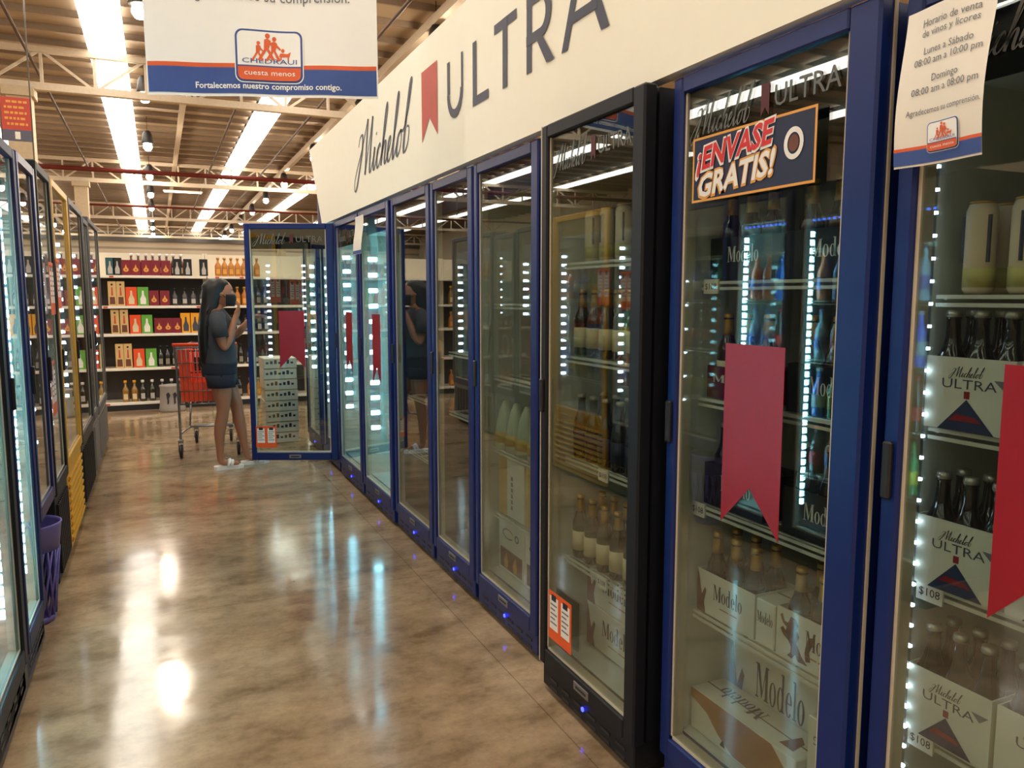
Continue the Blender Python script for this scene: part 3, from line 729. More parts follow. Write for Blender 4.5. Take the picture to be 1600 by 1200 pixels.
def make_bag():
    t = thing('snack_pack', 'pack prototype in the cooler here', 'pack')
    s = MB(); s.lathe([(.05,0),(.055,.03),(.045,.12),(.03,.18),(.012,.22)],PLA,n=9); s.build('pack_body', t)
    MB().lathe([(.0555,.03),(.052,.08)],YS,n=9).build('pack_label', t); return t
bag = Proto(make_bag)
for c in range(5): bag((1.45, 3.26-c*.115, S6[1]), c, 'pale pointed pack, %s from left above the yellow striped cartons' % ORD[c], 'pale packs above the yellow striped cartons')

# --- products of the left coolers and the empty right ones: soft drink bottles, one mesh each
def make_soda(body, capc, lab, h=.27, r=.036):
    def f():
        s = MB(); bottle_body(s, body, r, h, 10, .014); s.lathe([(.017,h*.93),(.017,h*.99),(.01,h)],capc,n=10); s.lathe([(r*1.02,h*.2),(r*1.02,h*.45)],lab,n=10)
        o = s.build('drink_bottle'); return tag(o, 'drink bottle prototype in cooler here', 'bottle')
    return f
PET_G = mat('green_pet',(30,120,60),.1,coat=.4); PET_B = mat('blue_pet',(40,90,190),.1,coat=.4); PET_O = mat('orange_pet',(220,96,30),.15,coat=.4); PET_D = mat('cola_pet',(40,14,10),.1,coat=.4); PET_W = mat('clear_pet',(170,190,200),.1,coat=.4)
REDL = mat('red_label',(190,24,30),.5); YEL = mat('yellow_label',(230,190,60),.5)
KINDS = [('green',Proto(make_soda(PET_G,mat('green_cap',(20,90,40),.4),YEL))),('blue',Proto(make_soda(PET_B,WHITEP,WHITEP))),('orange',Proto(make_soda(PET_O,WHITEP,INKB))),('dark cola',Proto(make_soda(PET_D,REDL,REDL))),('clear',Proto(make_soda(PET_W,INKB,INKB)))]
LN = ['near black left cooler','navy left cooler','blue framed left cooler','black framed left cooler','yellow framed cooler','charcoal left cooler']
SNM = ['lowest','second','third','fourth','top']
for ci, (Xf, a, b, lab, kw) in enumerate(LEFT[:6]):
    sh = kw['shelves']; ncol = int((b-a-.12)/.095)
    for si, z in enumerate(sh):
        if z+.28 > kw.get('H',2.07)-.16: continue
        for c in range(ncol):
            kn, pf = KINDS[(ci*2+si*3+(c//2)) % 5] if ci != 5 else KINDS[3]
            pf((Xf-.135, a+.1+c*(b-a-.2)/(ncol-1), z), 0, '%s drink bottle, %s from near end, %s shelf of %s' % (kn, ORD[c], SNM[si], LN[ci]), 'drink bottles in the %s' % LN[ci])

# ------------------------------------------------------------------ posters, notices and price stickers on the glass
# promotional poster
t = thing('promotional_poster', 'navy poster with orange border and red and white lettering on cooler glass', 'poster', (1.3185,1.52,1.81), -PI/2)
p = MB(); p.box(-.215,-.0012,-.083,.215,.0,.083,NAVYP); p.build('poster_sheet', t)
p = MB()
for a, b, c, d in ((-.215,-.083,.215,-.077),(-.215,.077,.215,.083),(-.215,-.077,-.209,.077),(.209,-.077,.215,.077)): p.box(a,-.0018,b,c,-.0012,d,GOLDP)
p.build('border', t)
def sl(s, tx, o, h, m, width, rot=.10, bd=.03):
    ux = Vector((math.cos(rot),0,math.sin(rot))); uz = Vector((.18,0,1)); s.text(tx, o, ux, uz, h, m, width=width, bold=bd)
p = MB(); sl(p,'¡ENVASE',(-.203,-.0028,-.006),.062,WHITEP,.285,bd=.06); sl(p,'¡ENVASE',(-.199,-.0034,-.002),.056,REDP,.278)
sl(p,'GRATIS!',(-.196,-.0028,-.076),.062,GOLDP,.285,bd=.06); sl(p,'GRATIS!',(-.192,-.0034,-.072),.056,WHITEP,.278)
p.flat(*ring2(.148,.012,.030,.036,.011,.012),(0,-.0024,0),X1,Z1,WHITEP); p.flat(*ring2(.148,.012,.016,.019,.016,.019),(0,-.0024,0),X1,Z1,BROWNP)
p.build('lettering', t)
# store logo: rounded badge with four walking figures
def rrect(w, h, r, n=5):
    out = []
    for cx, cy, a in ((w/2-r,h/2-r,0),(-w/2+r,h/2-r,PI/2),(-w/2+r,-h/2+r,PI),(w/2-r,-h/2+r,1.5*PI)):
        for k in range(n+1): out.append((cx+r*math.cos(a+PI/2*k/n), cy+r*math.sin(a+PI/2*k/n)))
    return out
def slices(pts, n=14):
    xs_ = [a for a, b in pts]; xa, xb = min(xs_), max(xs_); P = len(pts); out = []
    def span(x):
        zs = []
        for i in range(P):
            (a, b), (c, d) = pts[i], pts[(i+1) % P]
            if abs(c-a) > 1e-9 and min(a, c)-1e-9 <= x <= max(a, c)+1e-9: zs.append(b+(d-b)*(x-a)/(c-a))
        return min(zs), max(zs)
    prev = None
    for x in sorted(set([round(xa+(xb-xa)*min(max(k/n, 1e-4), 1-1e-4), 5) for k in range(n+1)]+[round(min(max(v, xa+1e-5), xb-1e-5), 5) for v in xs_])):
        lo, hi = span(x)
        if prev: out.append(([(prev[0],prev[1]),(x,lo),(x,hi),(prev[0],prev[2])],[(0,1,2,3)]))
        prev = (x, lo, hi)
    return merge2(out)
def logo(s, o, w, ux=X1, y=-.001):
    """w = badge width; o = its centre"""
    h = w*.78; o = Vector(o); u = Vector(ux)
    nrm = Vector((0,0,1)).cross(u)  # points away from the viewer's side (+y)
    def P(k): return o - nrm*k
    s.flat(*slices(rrect(w*1.03,h*1.04,w*.12)),P(.0004),ux,Z1,SIGNW); s.flat(*slices(rrect(w,h,w*.11)),P(.0011),ux,Z1,INKB); s.flat(*slices(rrect(w*.94,h*.93,w*.09)),P(.0018),ux,Z1,SIGNW)
    s.flat(*slices([(a,min(b,-h*.2)) for a,b in rrect(w*.94,h*.93,w*.09)]),P(.0034),ux,Z1,INKO)
    pass
    s.flat(*slices([(-w*.47,-h*.21),(w*.47,-h*.21),(w*.47,-h*.185),(-w*.47,-h*.185)]),P(.0038),ux,Z1,INKB)
    s.text('CHEDRAUI',P(.0034)+Vector((0,0,-h*.14)),ux,Z1,h*.09,INKB,width=w*.82,center=True)
    s.text('cuesta menos',P(.0038)+Vector((0,0,-h*.37)),ux,Z1,h*.1,SIGNW,width=w*.76,center=True)
    def person(cx, cy, k, lean=.1):
        s.flat(*ring2(cx+lean*k*.5,cy+k*.62,k*.11,k*.12,k*.11,k*.12,n=10),P(.0034),ux,Z1,INKO)
        s.poly([(cx-k*.12,cy),(cx+k*.1,cy),(cx+k*.2,cy+k*.4),(cx+k*.05,cy+k*.5),(cx-k*.1,cy+k*.45)],P(.0034),ux,Z1,INKO)
        s.poly([(cx-k*.12,cy+.0),(cx+k*.02,cy),(cx-k*.28,cy-k*.5),(cx-k*.42,cy-k*.5)],P(.0035),ux,Z1,INKO)
        s.poly([(cx,cy),(cx+k*.12,cy),(cx+k*.36,cy-k*.45),(cx+k*.22,cy-k*.5)],P(.0036),ux,Z1,INKO)
        s.poly([(cx+k*.12,cy+k*.42),(cx+k*.38,cy+k*.12),(cx+k*.34,cy+k*.06),(cx+k*.06,cy+k*.3)],P(.0037),ux,Z1,INKO)
    person(-w*.17,h*.06,h*.3); person(-w*.04,h*.13,h*.42); person(w*.06,h*.1,h*.38); 
    s.poly([(w*.14,0),(w*.3,0),(w*.32,h*.1),(w*.27,h*.06),(w*.16,h*.07)],P(.0034),ux,Z1,INKO); s.flat(*rect2(w*.16,-h*.06,w*.18,0),P(.0034),ux,Z1,INKO); s.flat(*rect2(w*.27,-h*.06,w*.29,0),P(.0034),ux,Z1,INKO)
    s.flat(*ring2(w*.2,h*.12,h*.035,h*.04,h*.035,h*.04,n=8),P(.0034),ux,Z1,INKO)
def sheet(w, z0, z1, m, bow, nx=10, nz=10, y=0, x0=None, x1=None):
    """gently rippled hanging sheet, both faces"""
    s = MB(); V = []; F = []; x0 = -w/2 if x0 is None else x0; x1 = w/2 if x1 is None else x1
    for j in range(nz+1):
        for i in range(nx+1):
            x = x0+(x1-x0)*i/nx; z = z0+(z1-z0)*j/nz; V.append((x, y+bow(x,z), z))
    for j in range(nz):
        for i in range(nx): a = j*(nx+1)+i; F.append((a,a+1,a+nx+2,a+nx+1))
    s.add(V, F, m, True); return s
def bent(s, bow, off=.0):
    s.v = [(x, y+bow(x,z)+off, z) for x,y,z in s.v]; return s
# paper notice taped on the nearest cooler
def bowN(x, z): return -.012*math.cos(z*14+.5)*(.5+abs(x)*3) - .006*math.sin(x*30+z*9) - .012
t = thing('paper_notice', 'white notice sheet with blue orange bottom band taped to nearest cooler', 'notice', (1.322,1.005,1.865), -PI/2)
W = .178; Hn = .285
s = sheet(W,-Hn/2,Hn/2,PAPER,bowN); s.build('sheet', t)
s = MB()
for i in range(10):
    xa = -W/2+W*i/10; xb = xa+W/10
    s.flat(*rect2(xa,-Hn/2+.004,xb,-Hn/2+.03),(0,0,0),X1,Z1,INKB); s.flat(*rect2(xa,-Hn/2+.03,xb,-Hn/2+.036),(0,0,0),X1,Z1,INKO)
for tx, z, hh, wd in (('Horario de venta',.108,.014,.13),('de vinos y licores',.09,.013,.13),('Lunes a Sábado',.058,.013,.115),('08:00 am a 10:00 pm',.039,.013,.155),('Domingo',.006,.013,.065),('08:00 am a 08:00 pm',-.014,.013,.155),('Agradecemos su comprensión.',-.05,.011,.17)):
    q = MB(); q.text(tx,(.008,-.0003,z),X1,Z1,hh,INKG,width=wd*.9,center=True); bent(q, bowN, -.0012).build('text_line', t)
bent(s, bowN, -.0012); s.build('blue_band', t)
s = MB(); logo(s,(.01,0,-.095),.068); bent(s, bowN, -.0016); s.build('logo', t)
# slip of paper hanging on the bright cooler
t = thing('paper_slip', 'small white paper slip hanging on the brightest cooler', 'notice', (1.305,5.40,1.9), -PI/2)
def bowS(x, z): return .01*math.sin(z*16)-.02
s = sheet(.24,-.13,.13,PAPER,bowS,6,8); s.build('sheet', t); s = MB(); s.flat(*rect2(-.12,-.128,.12,-.105),(0,0,0),X1,Z1,INKB); bent(s,bowS,-.001).build('blue_band', t)
# orange price stickers
ORG = mat('orange_card',(232,92,36),.5)
def make_sticker():
    t = thing('price_sticker', 'orange price card pair prototype on cooler', 'price card')
    MB().box(-.085,-.0015,-.09,.085,0,.09,ORG).build('card', t)
    s = MB()
    for x0 in (-.074,.012): s.box(x0,-.0025,-.05,x0+.062,-.0015,.072,WHITEP); s.box(x0+.014,-.0032,.058,x0+.048,-.0025,.08,BLACKI)
    s.build('white_insert', t)
    for x0 in (-.068,.018):
        s = MB()
        for k in range(5): s.flat(*rect2(x0,.04-k*.017,x0+.05-(k%2)*.014,.046-k*.017),(0,-.0028,0),X1,Z1,INKG)
        s.build('printed_lines', t)
    return t
stk = Proto(make_sticker)
stk((1.2540,2.35,.33), -PI/2, 'orange price card low on the black framed cooler door', 'orange price cards on cooler doors')
ang = math.radians(66); hx, hy = 1.33, 6.45+.006; dd = .60
dirx, diry = -math.sin(ang), math.cos(ang)
stk((hx+dirx*dd-math.cos(ang)*.002, hy+diry*dd-math.sin(ang)*.002, .31), -PI/2+ang, 'orange price card low on the open cooler door', 'orange price cards on cooler doors')

for yy, zz, lb in ((5.04,1.55,'orange price card on the yellow cooler frame'),(4.72,1.52,'orange price card high on the black left cooler before the yellow one'),(4.52,1.02,'orange price card at mid height on the black left cooler')):
    k_ = stk((LX+.003,yy,zz), PI/2, lb, 'orange price cards on cooler doors'); k_.scale = (1.0,1.0,1.5)
# ------------------------------------------------------------------ long cream banner above the right row
t = thing('cooler_banner', 'long cream banner board above the blue coolers with large lettering', 'banner', (1.31,0,0))
s = MB(); s.prism([(-.6,2.085),(6.8,2.085),(7.3,2.785),(-.6,2.785)],(0,0,0),(0,1,0),(0,0,1),CREAMB,-.045); b = s.build('board', t)
U = (0,-1,0)
s = MB(); s.text('SCRIPT',(-.002,5.58,2.29),U,Z1,.34,INKD,width=1.4); s.build('script_lettering', t)
s = MB(); s.poly([(0,0),(.125,.105),(.25,0),(.25,.355),(0,.355)],(-.002,4.025,2.28),U,Z1,REDR); s.build('ribbon_emblem', t)
s = MB(); xx = 0
def strokes(L):
    q = MB()
    for i_, p in enumerate(L): q.flat(*p,(-.002-.0006*i_,3.63,2.31),U,Z1,INKD)
    q.build('block_letter', t)
tk = .045
HH = .27
strokes([rect2(0,.12,tk*.8,HH),rect2(.21-tk*.5,.12,.21,HH),ring2(.105,.12,.105,.12,tk*.7,.04,PI,2*PI)])
strokes([rect2(.33,0,.33+tk,HH),rect2(.33,0,.33+.18,.038)])
strokes([rect2(.57,HH-.038,.57+.22,HH),rect2(.68-tk/2,0,.68+tk/2,HH)])
strokes([rect2(.88,0,.88+tk,HH),rect2(.88,HH-.036,1.0,HH),rect2(.88,.1,1.0,.136),ring2(1.0,.185,.085,.085,tk,.036,-PI/2,PI/2),quad2((.97,.1),(1.02,.1),(1.11,0),(1.05,0))])
strokes([quad2((1.16,0),(1.205,0),(1.315,HH),(1.27,HH)),quad2((1.425,0),(1.475,0),(1.33,HH),(1.27,HH)),rect2(1.23,.075,1.4,.108)])
s = MB(); s.box(.06,7.28,2.08,.85,7.31,2.785,mat('grey_panel',(96,98,116),.6)); s.build('end_panel', t)
s = MB()
for y in (1.0,3.5,6.0): s.box(.045,y,2.07,.08,y+.04,2.7,STEEL)
s.build('rear_brace', t)

# ------------------------------------------------------------------ white hanging sign
def bowH(x, z): return .02*math.sin(x*7+.6)*math.cos(z*3) + .006*math.sin(x*19)
t = thing('hanging_sign', 'white hanging sign with blue bottom band and store logo above the aisle', 'sign', (.45,3.50,2.81), -math.radians(24.4-6)*0)
t.rotation_euler = (0,0,-math.radians(20))
W = .945; Z0 = -.50; Z2 = .82
s = sheet(W,Z0,Z2,SIGNW,bowH,20,14); s.build('vinyl_sheet', t)
def strip(z0, z1, m, off):
    q = MB(); n = 24
    for i in range(n):
        xa = -W/2+.006+(W-.012)*i/n; xb = xa+(W-.012)/n; q.flat(*rect2(xa,z0,xb,z1),(0,0,0),X1,Z1,m)
    return bent(q, bowH, off)
strip(Z0+.012,Z0+.115,INKB,-.0015).build('blue_band', t); strip(Z0+.115,Z0+.132,INKO,-.0015).build('orange_line', t)
s = MB()
s.text('Fortalecemos nuestro compromiso contigo.',(.02,0,Z0+.032),X1,Z1,.024,SIGNW,width=.6,center=True,bold=.02); bent(s, bowH, -.003).build('white_text_line', t)
for tx, z, hh, wd in (('Agradecemos su comprensión.',-.115,.042,.66),('Domingo',.12,.05,.22),('08:00 am a 08:00 pm',.02,.05,.6),('Lunes a Sábado',.33,.05,.42),('08:00 am a 10:00 pm',.23,.05,.6),('Horario de venta',.56,.06,.5),('de vinos y licores',.46,.06,.52)):
    q = MB(); q.text(tx,(.03,0,z),X1,Z1,hh,INKG,width=wd,center=True); bent(q, bowH, -.003).build('text_line', t)
s = MB(); logo(s,(.025,0,Z0+.165),.27); bent(s, bowH, -.003).build('logo', t)
s = MB(); s.tube([(-W/2,0,Z2),(W/2,0,Z2)],.012,STEEL,6); s.build('top_rail', t)
for q in (-.42,.42): MB().tube([(q,0,Z2),(q,0,5.7)],.004,STEEL,4).build('hanging_cord', t)
# small red sign by the column
t = thing('small_hanging_sign', 'small red hanging sign with grey lower band at left', 'sign', (-1.33,10.4,3.2))
s = MB(); s.box(-.14,-.01,.12,.14,.01,.47,REDR); s.build('red_panel', t); s = MB(); s.box(-.14,-.01,0,.14,.01,.12,mat('slate_print',(92,92,110),.6)); s.box(-.02,-.012,.02,.03,-.01,.1,PAPER); s.build('lower_band', t)
for r in range(5):
    s = MB(); x = -.11+.02*(r in (0,4))
    while x < .09: wd = random.uniform(.02,.05); s.box(x,-.0125,.41-r*.06,min(x+wd,.11),-.010,.435-r*.06,GOLDP); x += wd+.012
    s.build('text_line', t)
for q in (-.145,.145): MB().tube([(q,0,-.6),(q,0,4.9)],.008,STEEL,5).build('support_rod', t)

# ------------------------------------------------------------------ gondola shelves at the back
SX0, SX1, SY = -3.0, 1.95, 11.2
SHZ = [.108,.557,1.0,1.36,1.75]
DGREY = mat('shelf_back_grey',(70,66,64),.6); SHW = mat('shelf_white',(236,226,206),.45,var=.02)
units = [(-3.0,-1.35),(-1.35,.62),(.62,1.95)]
UN = ['left gondola shelf unit, mostly behind the left coolers','middle gondola shelf unit with colourful gift boxes','right gondola shelf unit seen through the open door']
for (a, b), lab in zip(units, UN):
    t = thing('gondola_shelf', lab, 'shelving', ((a+b)/2, SY, 0), 0, 'white gondola shelf units at the aisle end'); h = (b-a)/2-.003
    s = MB(); s.box(-h,.42,.05,h,.46,2.04,DGREY); s.box(-h,.0,0,h,.42,.085,CHARC); s.build('back_panel', t)
    s = MB(); s.box(-h,.40,1.75,h,.419,2.05,SHW); s.build('white_top_panel', t)
    for q in (-h,h-.03): s = MB(); s.box(q,.36,.05,q+.03,.42,2.06,SHW); s.build('upright', t)
    for z in SHZ:
        s = MB(); s.box(-h+.002,.0,z-.035,h-.002,.40,z-.002,SHW,.003); sh = s.build('shelf_board', t)
        q = MB(); q.box(-h+.004,-.006,z-.034,h-.004,0,z-.004,PAPER); x = -h+.1
        while x < h-.1: q.box(x,-.008,z-.03,x+.05,-.006,z-.008,REDR if random.random() < .25 else WHITEP); x += random.uniform(.14,.3)
        q.build('price_rail', sh)
def boxy(name, w, d, h, body, accent, style):
    def f():
        s = MB(); s.box(-w/2,0,0,w/2,d,h,body,.003)
        if style == 'emblem':
            s.flat(*ring2(0,h*.36,w*.28,h*.14,w*.2,h*.1,n=12),(0,-.001,0),X1,Z1,accent); s.poly([(-w*.12,0),(w*.12,0),(0,h*.24)],(0,-.0012,h*.48),X1,Z1,accent)
        elif style == 'bottle':
            s.poly([(-w*.25,0),(w*.25,0),(w*.27,h*.28),(w*.1,h*.5),(w*.08,h*.72),(-w*.08,h*.72),(-w*.1,h*.5),(-w*.27,h*.28)],(0,-.001,h*.08),X1,Z1,accent)
        elif style == 'tall':
            s.poly([(-w*.34,0),(w*.34,0),(w*.3,h*.3),(-w*.3,h*.3)],(0,-.001,h*.06),X1,Z1,accent); s.flat(*ring2(0,h*.87,w*.14,w*.14,w*.14,w*.14,n=10),(0,-.001,0),X1,Z1,BLACKI); s.poly([(-w*.12,0),(w*.12,0),(w*.07,h*.34),(-w*.07,h*.34)],(0,-.0012,h*.42),X1,Z1,REDR)
        o = s.build(name); return tag(o, 'gift box prototype on the shelf', 'box')
    return f
MAR = mat('maroon_box',(128,26,44),.5); ORB = mat('orange_box',(232,80,34),.5); GRB = mat('green_box',(98,168,60),.5); YLB = mat('yellow_box',(240,166,24),.5); TNB = mat('tan_box',(214,180,120),.5); TLB = mat('teal_box',(40,86,90),.5); SIL = mat('silver_print',(186,180,176),.5); AMB2 = mat('amber_liquor',(190,120,40),.25)
pk = {'maroon': Proto(boxy('gift_box',.115,.1,.195,MAR,GOLDP,'emblem')), 'orange': Proto(boxy('gift_box',.13,.1,.24,ORB,LABELW,'bottle')), 'green': Proto(boxy('gift_box',.13,.1,.24,GRB,WHITEP,'bottle')),
      'yellow': Proto(boxy('gift_box',.13,.1,.26,YLB,INKD,'bottle')), 'tan': Proto(boxy('gift_box',.095,.09,.31,TNB,BROWNP,'tall')), 'teal': Proto(boxy('gift_box',.1,.1,.22,TLB,SIL,'bottle')), 'black': Proto(boxy('gift_box',.1,.1,.22,CARTB,SIL,'bottle'))}
def liquor(body, lab, cap, h=.28, r=.04, neck=.014):
    def f():
        s = MB(); s.lathe([(r*.9,0),(r,.01),(r,h*.55),(r*.7,h*.66),(neck,h*.74),(neck,h*.9)],body,n=12); s.lathe([(neck*1.4,h*.88),(neck*1.5,h*.99),(neck,h)],cap,n=10)
        s.poly([(-r*.6,0),(r*.6,0),(r*.6,h*.26),(-r*.6,h*.26)],(0,-r*1.02,h*.12),X1,Z1,lab); o = s.build('liquor_bottle'); return tag(o, 'liquor bottle prototype on the shelf', 'bottle')
    return f
pb = {'dark': Proto(liquor(DARKB,CAPG,CARTB)), 'amber': Proto(liquor(AMB2,GOLDP,GOLDF,.25)), 'silver': Proto(liquor(mat('smoke_glass',(60,58,60),.15,coat=.5),SIL,CARTB,.23,.042)),
      'gold': Proto(liquor(mat('gold_liquor',(150,110,40),.15,coat=.5),LABELW,YLB)), 'olive': Proto(liquor(mat('olive_glass',(46,44,24),.12,coat=.5),SIL,WHITEP)), 'white capped': Proto(liquor(mat('red_wine_glass',(96,52,40),.15),LABELW,WHITEP,.29,.036))}
LV = ['bottom','fourth','third','second','top']
def put(level, items, y=SY+.03):
    """items: (kind, x positions...)"""
    z = SHZ[level]; nm = LV[level]
    for kind, xs_ in items:
        for i, x in enumerate(xs_):
            bot = kind in pb; dy = .05 if bot else 0
            pr = pb[kind] if bot else pk[kind]
            where = 'left part of' if x < -1.25 else 'left end of middle' if x < -.65 else 'right part of' if x > .6 else 'middle of'
            pr((x, y+dy, z), 0, '%s %s, %s of its kind from left, %s %s back shelf' % (kind, 'bottle' if bot else 'gift box', ORD[i % 12], where, nm), '%s %s on the back shelves' % (kind, 'bottles' if bot else 'gift boxes'))
def XP(px): return -.564+(px-165)*.00757       # reads a shelf position
put(4,[('teal',[XP(170)]),('black',[XP(v) for v in (181,274,291,317)]),('maroon',[XP(v) for v in (194,209,225,240,256)]),('amber',[XP(v) for v in (341,352,363,374,385,396,407)])])
put(4,[('white capped',[XP(v) for v in (202,213,225,236,247,258,269,281)])],SY+.22)
put(3,[('tan',[XP(171),XP(184)]),('orange',[XP(200)]),('green',[XP(218)]),('maroon',[XP(235),XP(252)]),('silver',[XP(v) for v in (268,284,298,312,328,342,356)]),('amber',[XP(v) for v in (372,384,396)]),('dark',[XP(408),XP(420)])])
put(2,[('tan',[XP(173),XP(187)]),('orange',[XP(204)]),('green',[XP(222)]),('maroon',[XP(241),XP(255),XP(270)]),('yellow',[XP(284),XP(299),XP(314),XP(331)]),('silver',[XP(v) for v in (348,360,372,384)]),('olive',[XP(v) for v in (396,408,420)])])
put(1,[('tan',[XP(177),XP(190)]),('orange',[XP(207)]),('green',[XP(226)]),('dark',[XP(v) for v in (241,252,263,275,287,300,314,330,345,360,374)]),('silver',[XP(v) for v in (388,400,412)])])
put(0,[('gold',[XP(183),XP(197)]),('olive',[XP(v) for v in (210,225,241,256,270,285,300)]),('dark',[XP(v) for v in (318,336,352,370)]),('amber',[XP(v) for v in (388,402,416)])])
# the left unit, seen in the cooler glass
put(4,[('teal',[-2.7,-2.45,-2.2,-1.95,-1.7]),('tan',[-1.5])])
put(3,[('tan',[-2.75,-2.55,-2.35]),('gold',[-2.15,-2.0,-1.85,-1.7,-1.55,-1.4,-1.1,-.95,-.8])])
put(2,[('gold',[-2.8,-2.65,-2.5,-2.35,-2.2]),('amber',[-2.0,-1.85,-1.7,-1.55,-1.4]),('tan',[-1.1,-.95,-.8])])
put(1,[('amber',[-2.8,-2.62,-2.44,-2.26,-2.08,-1.9,-1.72,-1.54]),('yellow',[-1.15,-.95,-.75])])
put(0,[('amber',[-2.8,-2.6,-2.4,-2.2,-2.0,-1.8,-1.6,-1.4]),('gold',[-1.1,-.95,-.8])])
# white end post of the gondola run
s = MB(); s.box(2.0,11.15,0,2.5,11.75,2.2,mat('pale_panel',(206,204,192),.5),.01); s.box(1.98,11.13,2.2,2.52,11.77,2.24,STEEL); s.box(1.98,11.13,0,2.52,11.77,.08,CHARC)
tag(s.build('end_pillar'), 'pale square end pillar right of the back shelves', 'pillar')
# grey tub at the foot of the shelves
t = thing('printed_tub', 'grey tub with dark figures standing before the bottom shelf', 'tub', (.12,10.95,0))
s = MB(); s.lathe([(.155,0),(.165,.02),(.15,.08),(.14,.3),(.15,.33),(.15,.34),(.135,.34),(.13,.1)],mat('tub_grey',(150,144,136),.5),n=20); s.build('tub_body', t)
s = MB()
for x in (-.06,.02,.08): s.poly([(0,0),(.02,.02),(.018,.08),(.04,.12),(.02,.16),(-.01,.14),(0,.06)],(x,-.152,.1),X1,Z1,BLACKI)
s.build('figure_print', t)

# stack of white cases standing past the coolers
t0g = 'stacked white cases on the floor'
def make_case():
    t = thing('beer_case', 'white case prototype in the stack', 'case')
    s = MB(); s.box(-.16,-.2,0,.16,.2,.105,CARTW,.004); s.build('case_body', t)
    s = MB()
    for k in range(7): s.flat(*rect2(-.14+k*.04,.05,-.115+k*.04,.07+.01*(k%3)),(0,-.2008,0),X1,Z1,BLACKI)
    s.flat(*rect2(-.16,.0,.16,.008),(0,-.2008,0),X1,Z1,TANP); s.build('printed_band', t); return t
case = Proto(make_case)
POS = ['on the floor','second from bottom','third from bottom','fourth from bottom','fifth from bottom','sixth from bottom','second from top','topmost']
for k in range(8):
    case((1.10+random.uniform(-.008,.008), 8.25, k*.108), random.uniform(-.02,.02), 'white beer case of the stack behind the open door, %s' % POS[k], t0g)

# purple basket
t = thing('plastic_basket', 'purple plastic waste basket with lattice sides under the left cooler', 'basket', (-.585,4.02,0))
PUR = mat('purple_plastic',(104,98,176),.4); s = MB(); n = 18
for k in range(n):
    a = 2*PI*k/n; b = a+.45
    s.tube([(.095*math.cos(a),.095*math.sin(a),.03),(.125*math.cos(b),.125*math.sin(b),.34)],.005,PUR,5); s.tube([(.095*math.cos(a),.095*math.sin(a),.03),(.125*math.cos(a-.45),.125*math.sin(a-.45),.34)],.005,PUR,5)
s.build('lattice_side', t)
s = MB(); s.lathe([(.126,.34),(.138,.45),(.142,.46),(.136,.462),(.13,.45),(.12,.345)],PUR,n=20); s.build('rim_band', t)
s = MB(); s.lathe([(.09,0),(.098,.03),(.094,.032),(.086,.006)],PUR,n=20); s.build('bottom', t)

# ------------------------------------------------------------------ shopping cart
A = math.radians(-6)
t = thing('shopping_cart', 'wire shopping cart with orange red basket beside the person', 'shopping cart', (.385,7.62,0), A)
CRED = mat('cart_orange',(244,78,40),.45); WB = .27
def rw(z): return .235+.015*(z-.5)/.52
s = MB()   # wire frame: near end (y=0) wide, far end (y=.85) narrow
yn = lambda z: -.05*(z-.5)/.5
corners = lambda z: [(-rw(z),yn(z),z),(rw(z),yn(z),z),(.17+.02*(z-.5),.80+.1*(z-.5),z),(-.17-.02*(z-.5),.80+.1*(z-.5),z)]
for z in (.5,.62,.75,.88,1.02):
    c = corners(z); s.tube(c+[c[0]], .007 if z in (.5,1.02) else .004, STEEL, 5)
for i in range(4):
    a0, b0 = corners(.5)[i], corners(.5)[(i+1)%4]; a1, b1 = corners(1.02)[i], corners(1.02)[(i+1)%4]; nn = 12 if i % 2 == 0 else 18
    for k in range(nn+1):
        f = k/nn; s.tube([tuple(a0[j]+(b0[j]-a0[j])*f for j in range(3)), tuple(a1[j]+(b1[j]-a1[j])*f for j in range(3))], .0028, STEEL, 4)
for k in range(9): f = k/8; s.tube([(-.24+.48*f,0,.5),(-.17+.34*f,.8,.5)], .003, STEEL, 4)
s.build('wire_basket', t)
s = MB()   # orange liner panels
c0, c1 = corners(.53), corners(.99); sh = .014
def panel(i, z0, z1, f0, f1):
    a, b = corners(z0)[i], corners(z0)[(i+1)%4]; c, d = corners(z1)[i], corners(z1)[(i+1)%4]
    cx, cy = 0, .4
    def P(a_, b_, f):
        p = [a_[j]+(b_[j]-a_[j])*f for j in range(3)]; return (p[0]+(cx-p[0])*.05, p[1]+(cy-p[1])*.03, p[2])
    s.add([P(a,b,f0),P(a,b,f1),P(c,d,f1),P(c,d,f0)],[(0,1,2,3)],CRED)
    s.add([(x+(cx-x)*.02,y+(cy-y)*.01,z) for x,y,z in (P(a,b,f0),P(a,b,f1),P(c,d,f1),P(c,d,f0))],[(3,2,1,0)],CRED)
panel(0,.52,.70,0,1); panel(0,.70,1.0,0,.2); panel(0,.70,1.0,.6,1)
for k in range(5): panel(0,.72,.98,.25+k*.07,.28+k*.07)
panel(1,.52,.98,0,1); panel(3,.52,.98,0,1); panel(2,.52,.95,0,1)
s.build('orange_basket_panel', t)
s = MB()   # fold-down child seat
s.bar((-.2,.1,.78),(.2,.1,.78),.012,.012,CHARC); s.bar((-.2,.1,.98),(.2,.1,.98),.012,.012,CHARC)
for k in range(9): q = -.2+k*.05; s.tube([(q,.1,.78),(q,.11,.98)],.003,STEEL,4)
for x in (-.07,.07): s.box(x-.035,.03,.8,x+.035,.06,.93,CHARC,.006)
s.build('child_seat', t)
s = MB(); s.tube([(-.27,-.12,1.05),(.27,-.12,1.05)],.016,CRED,8); s.build('handle_bar', t)
s = MB()
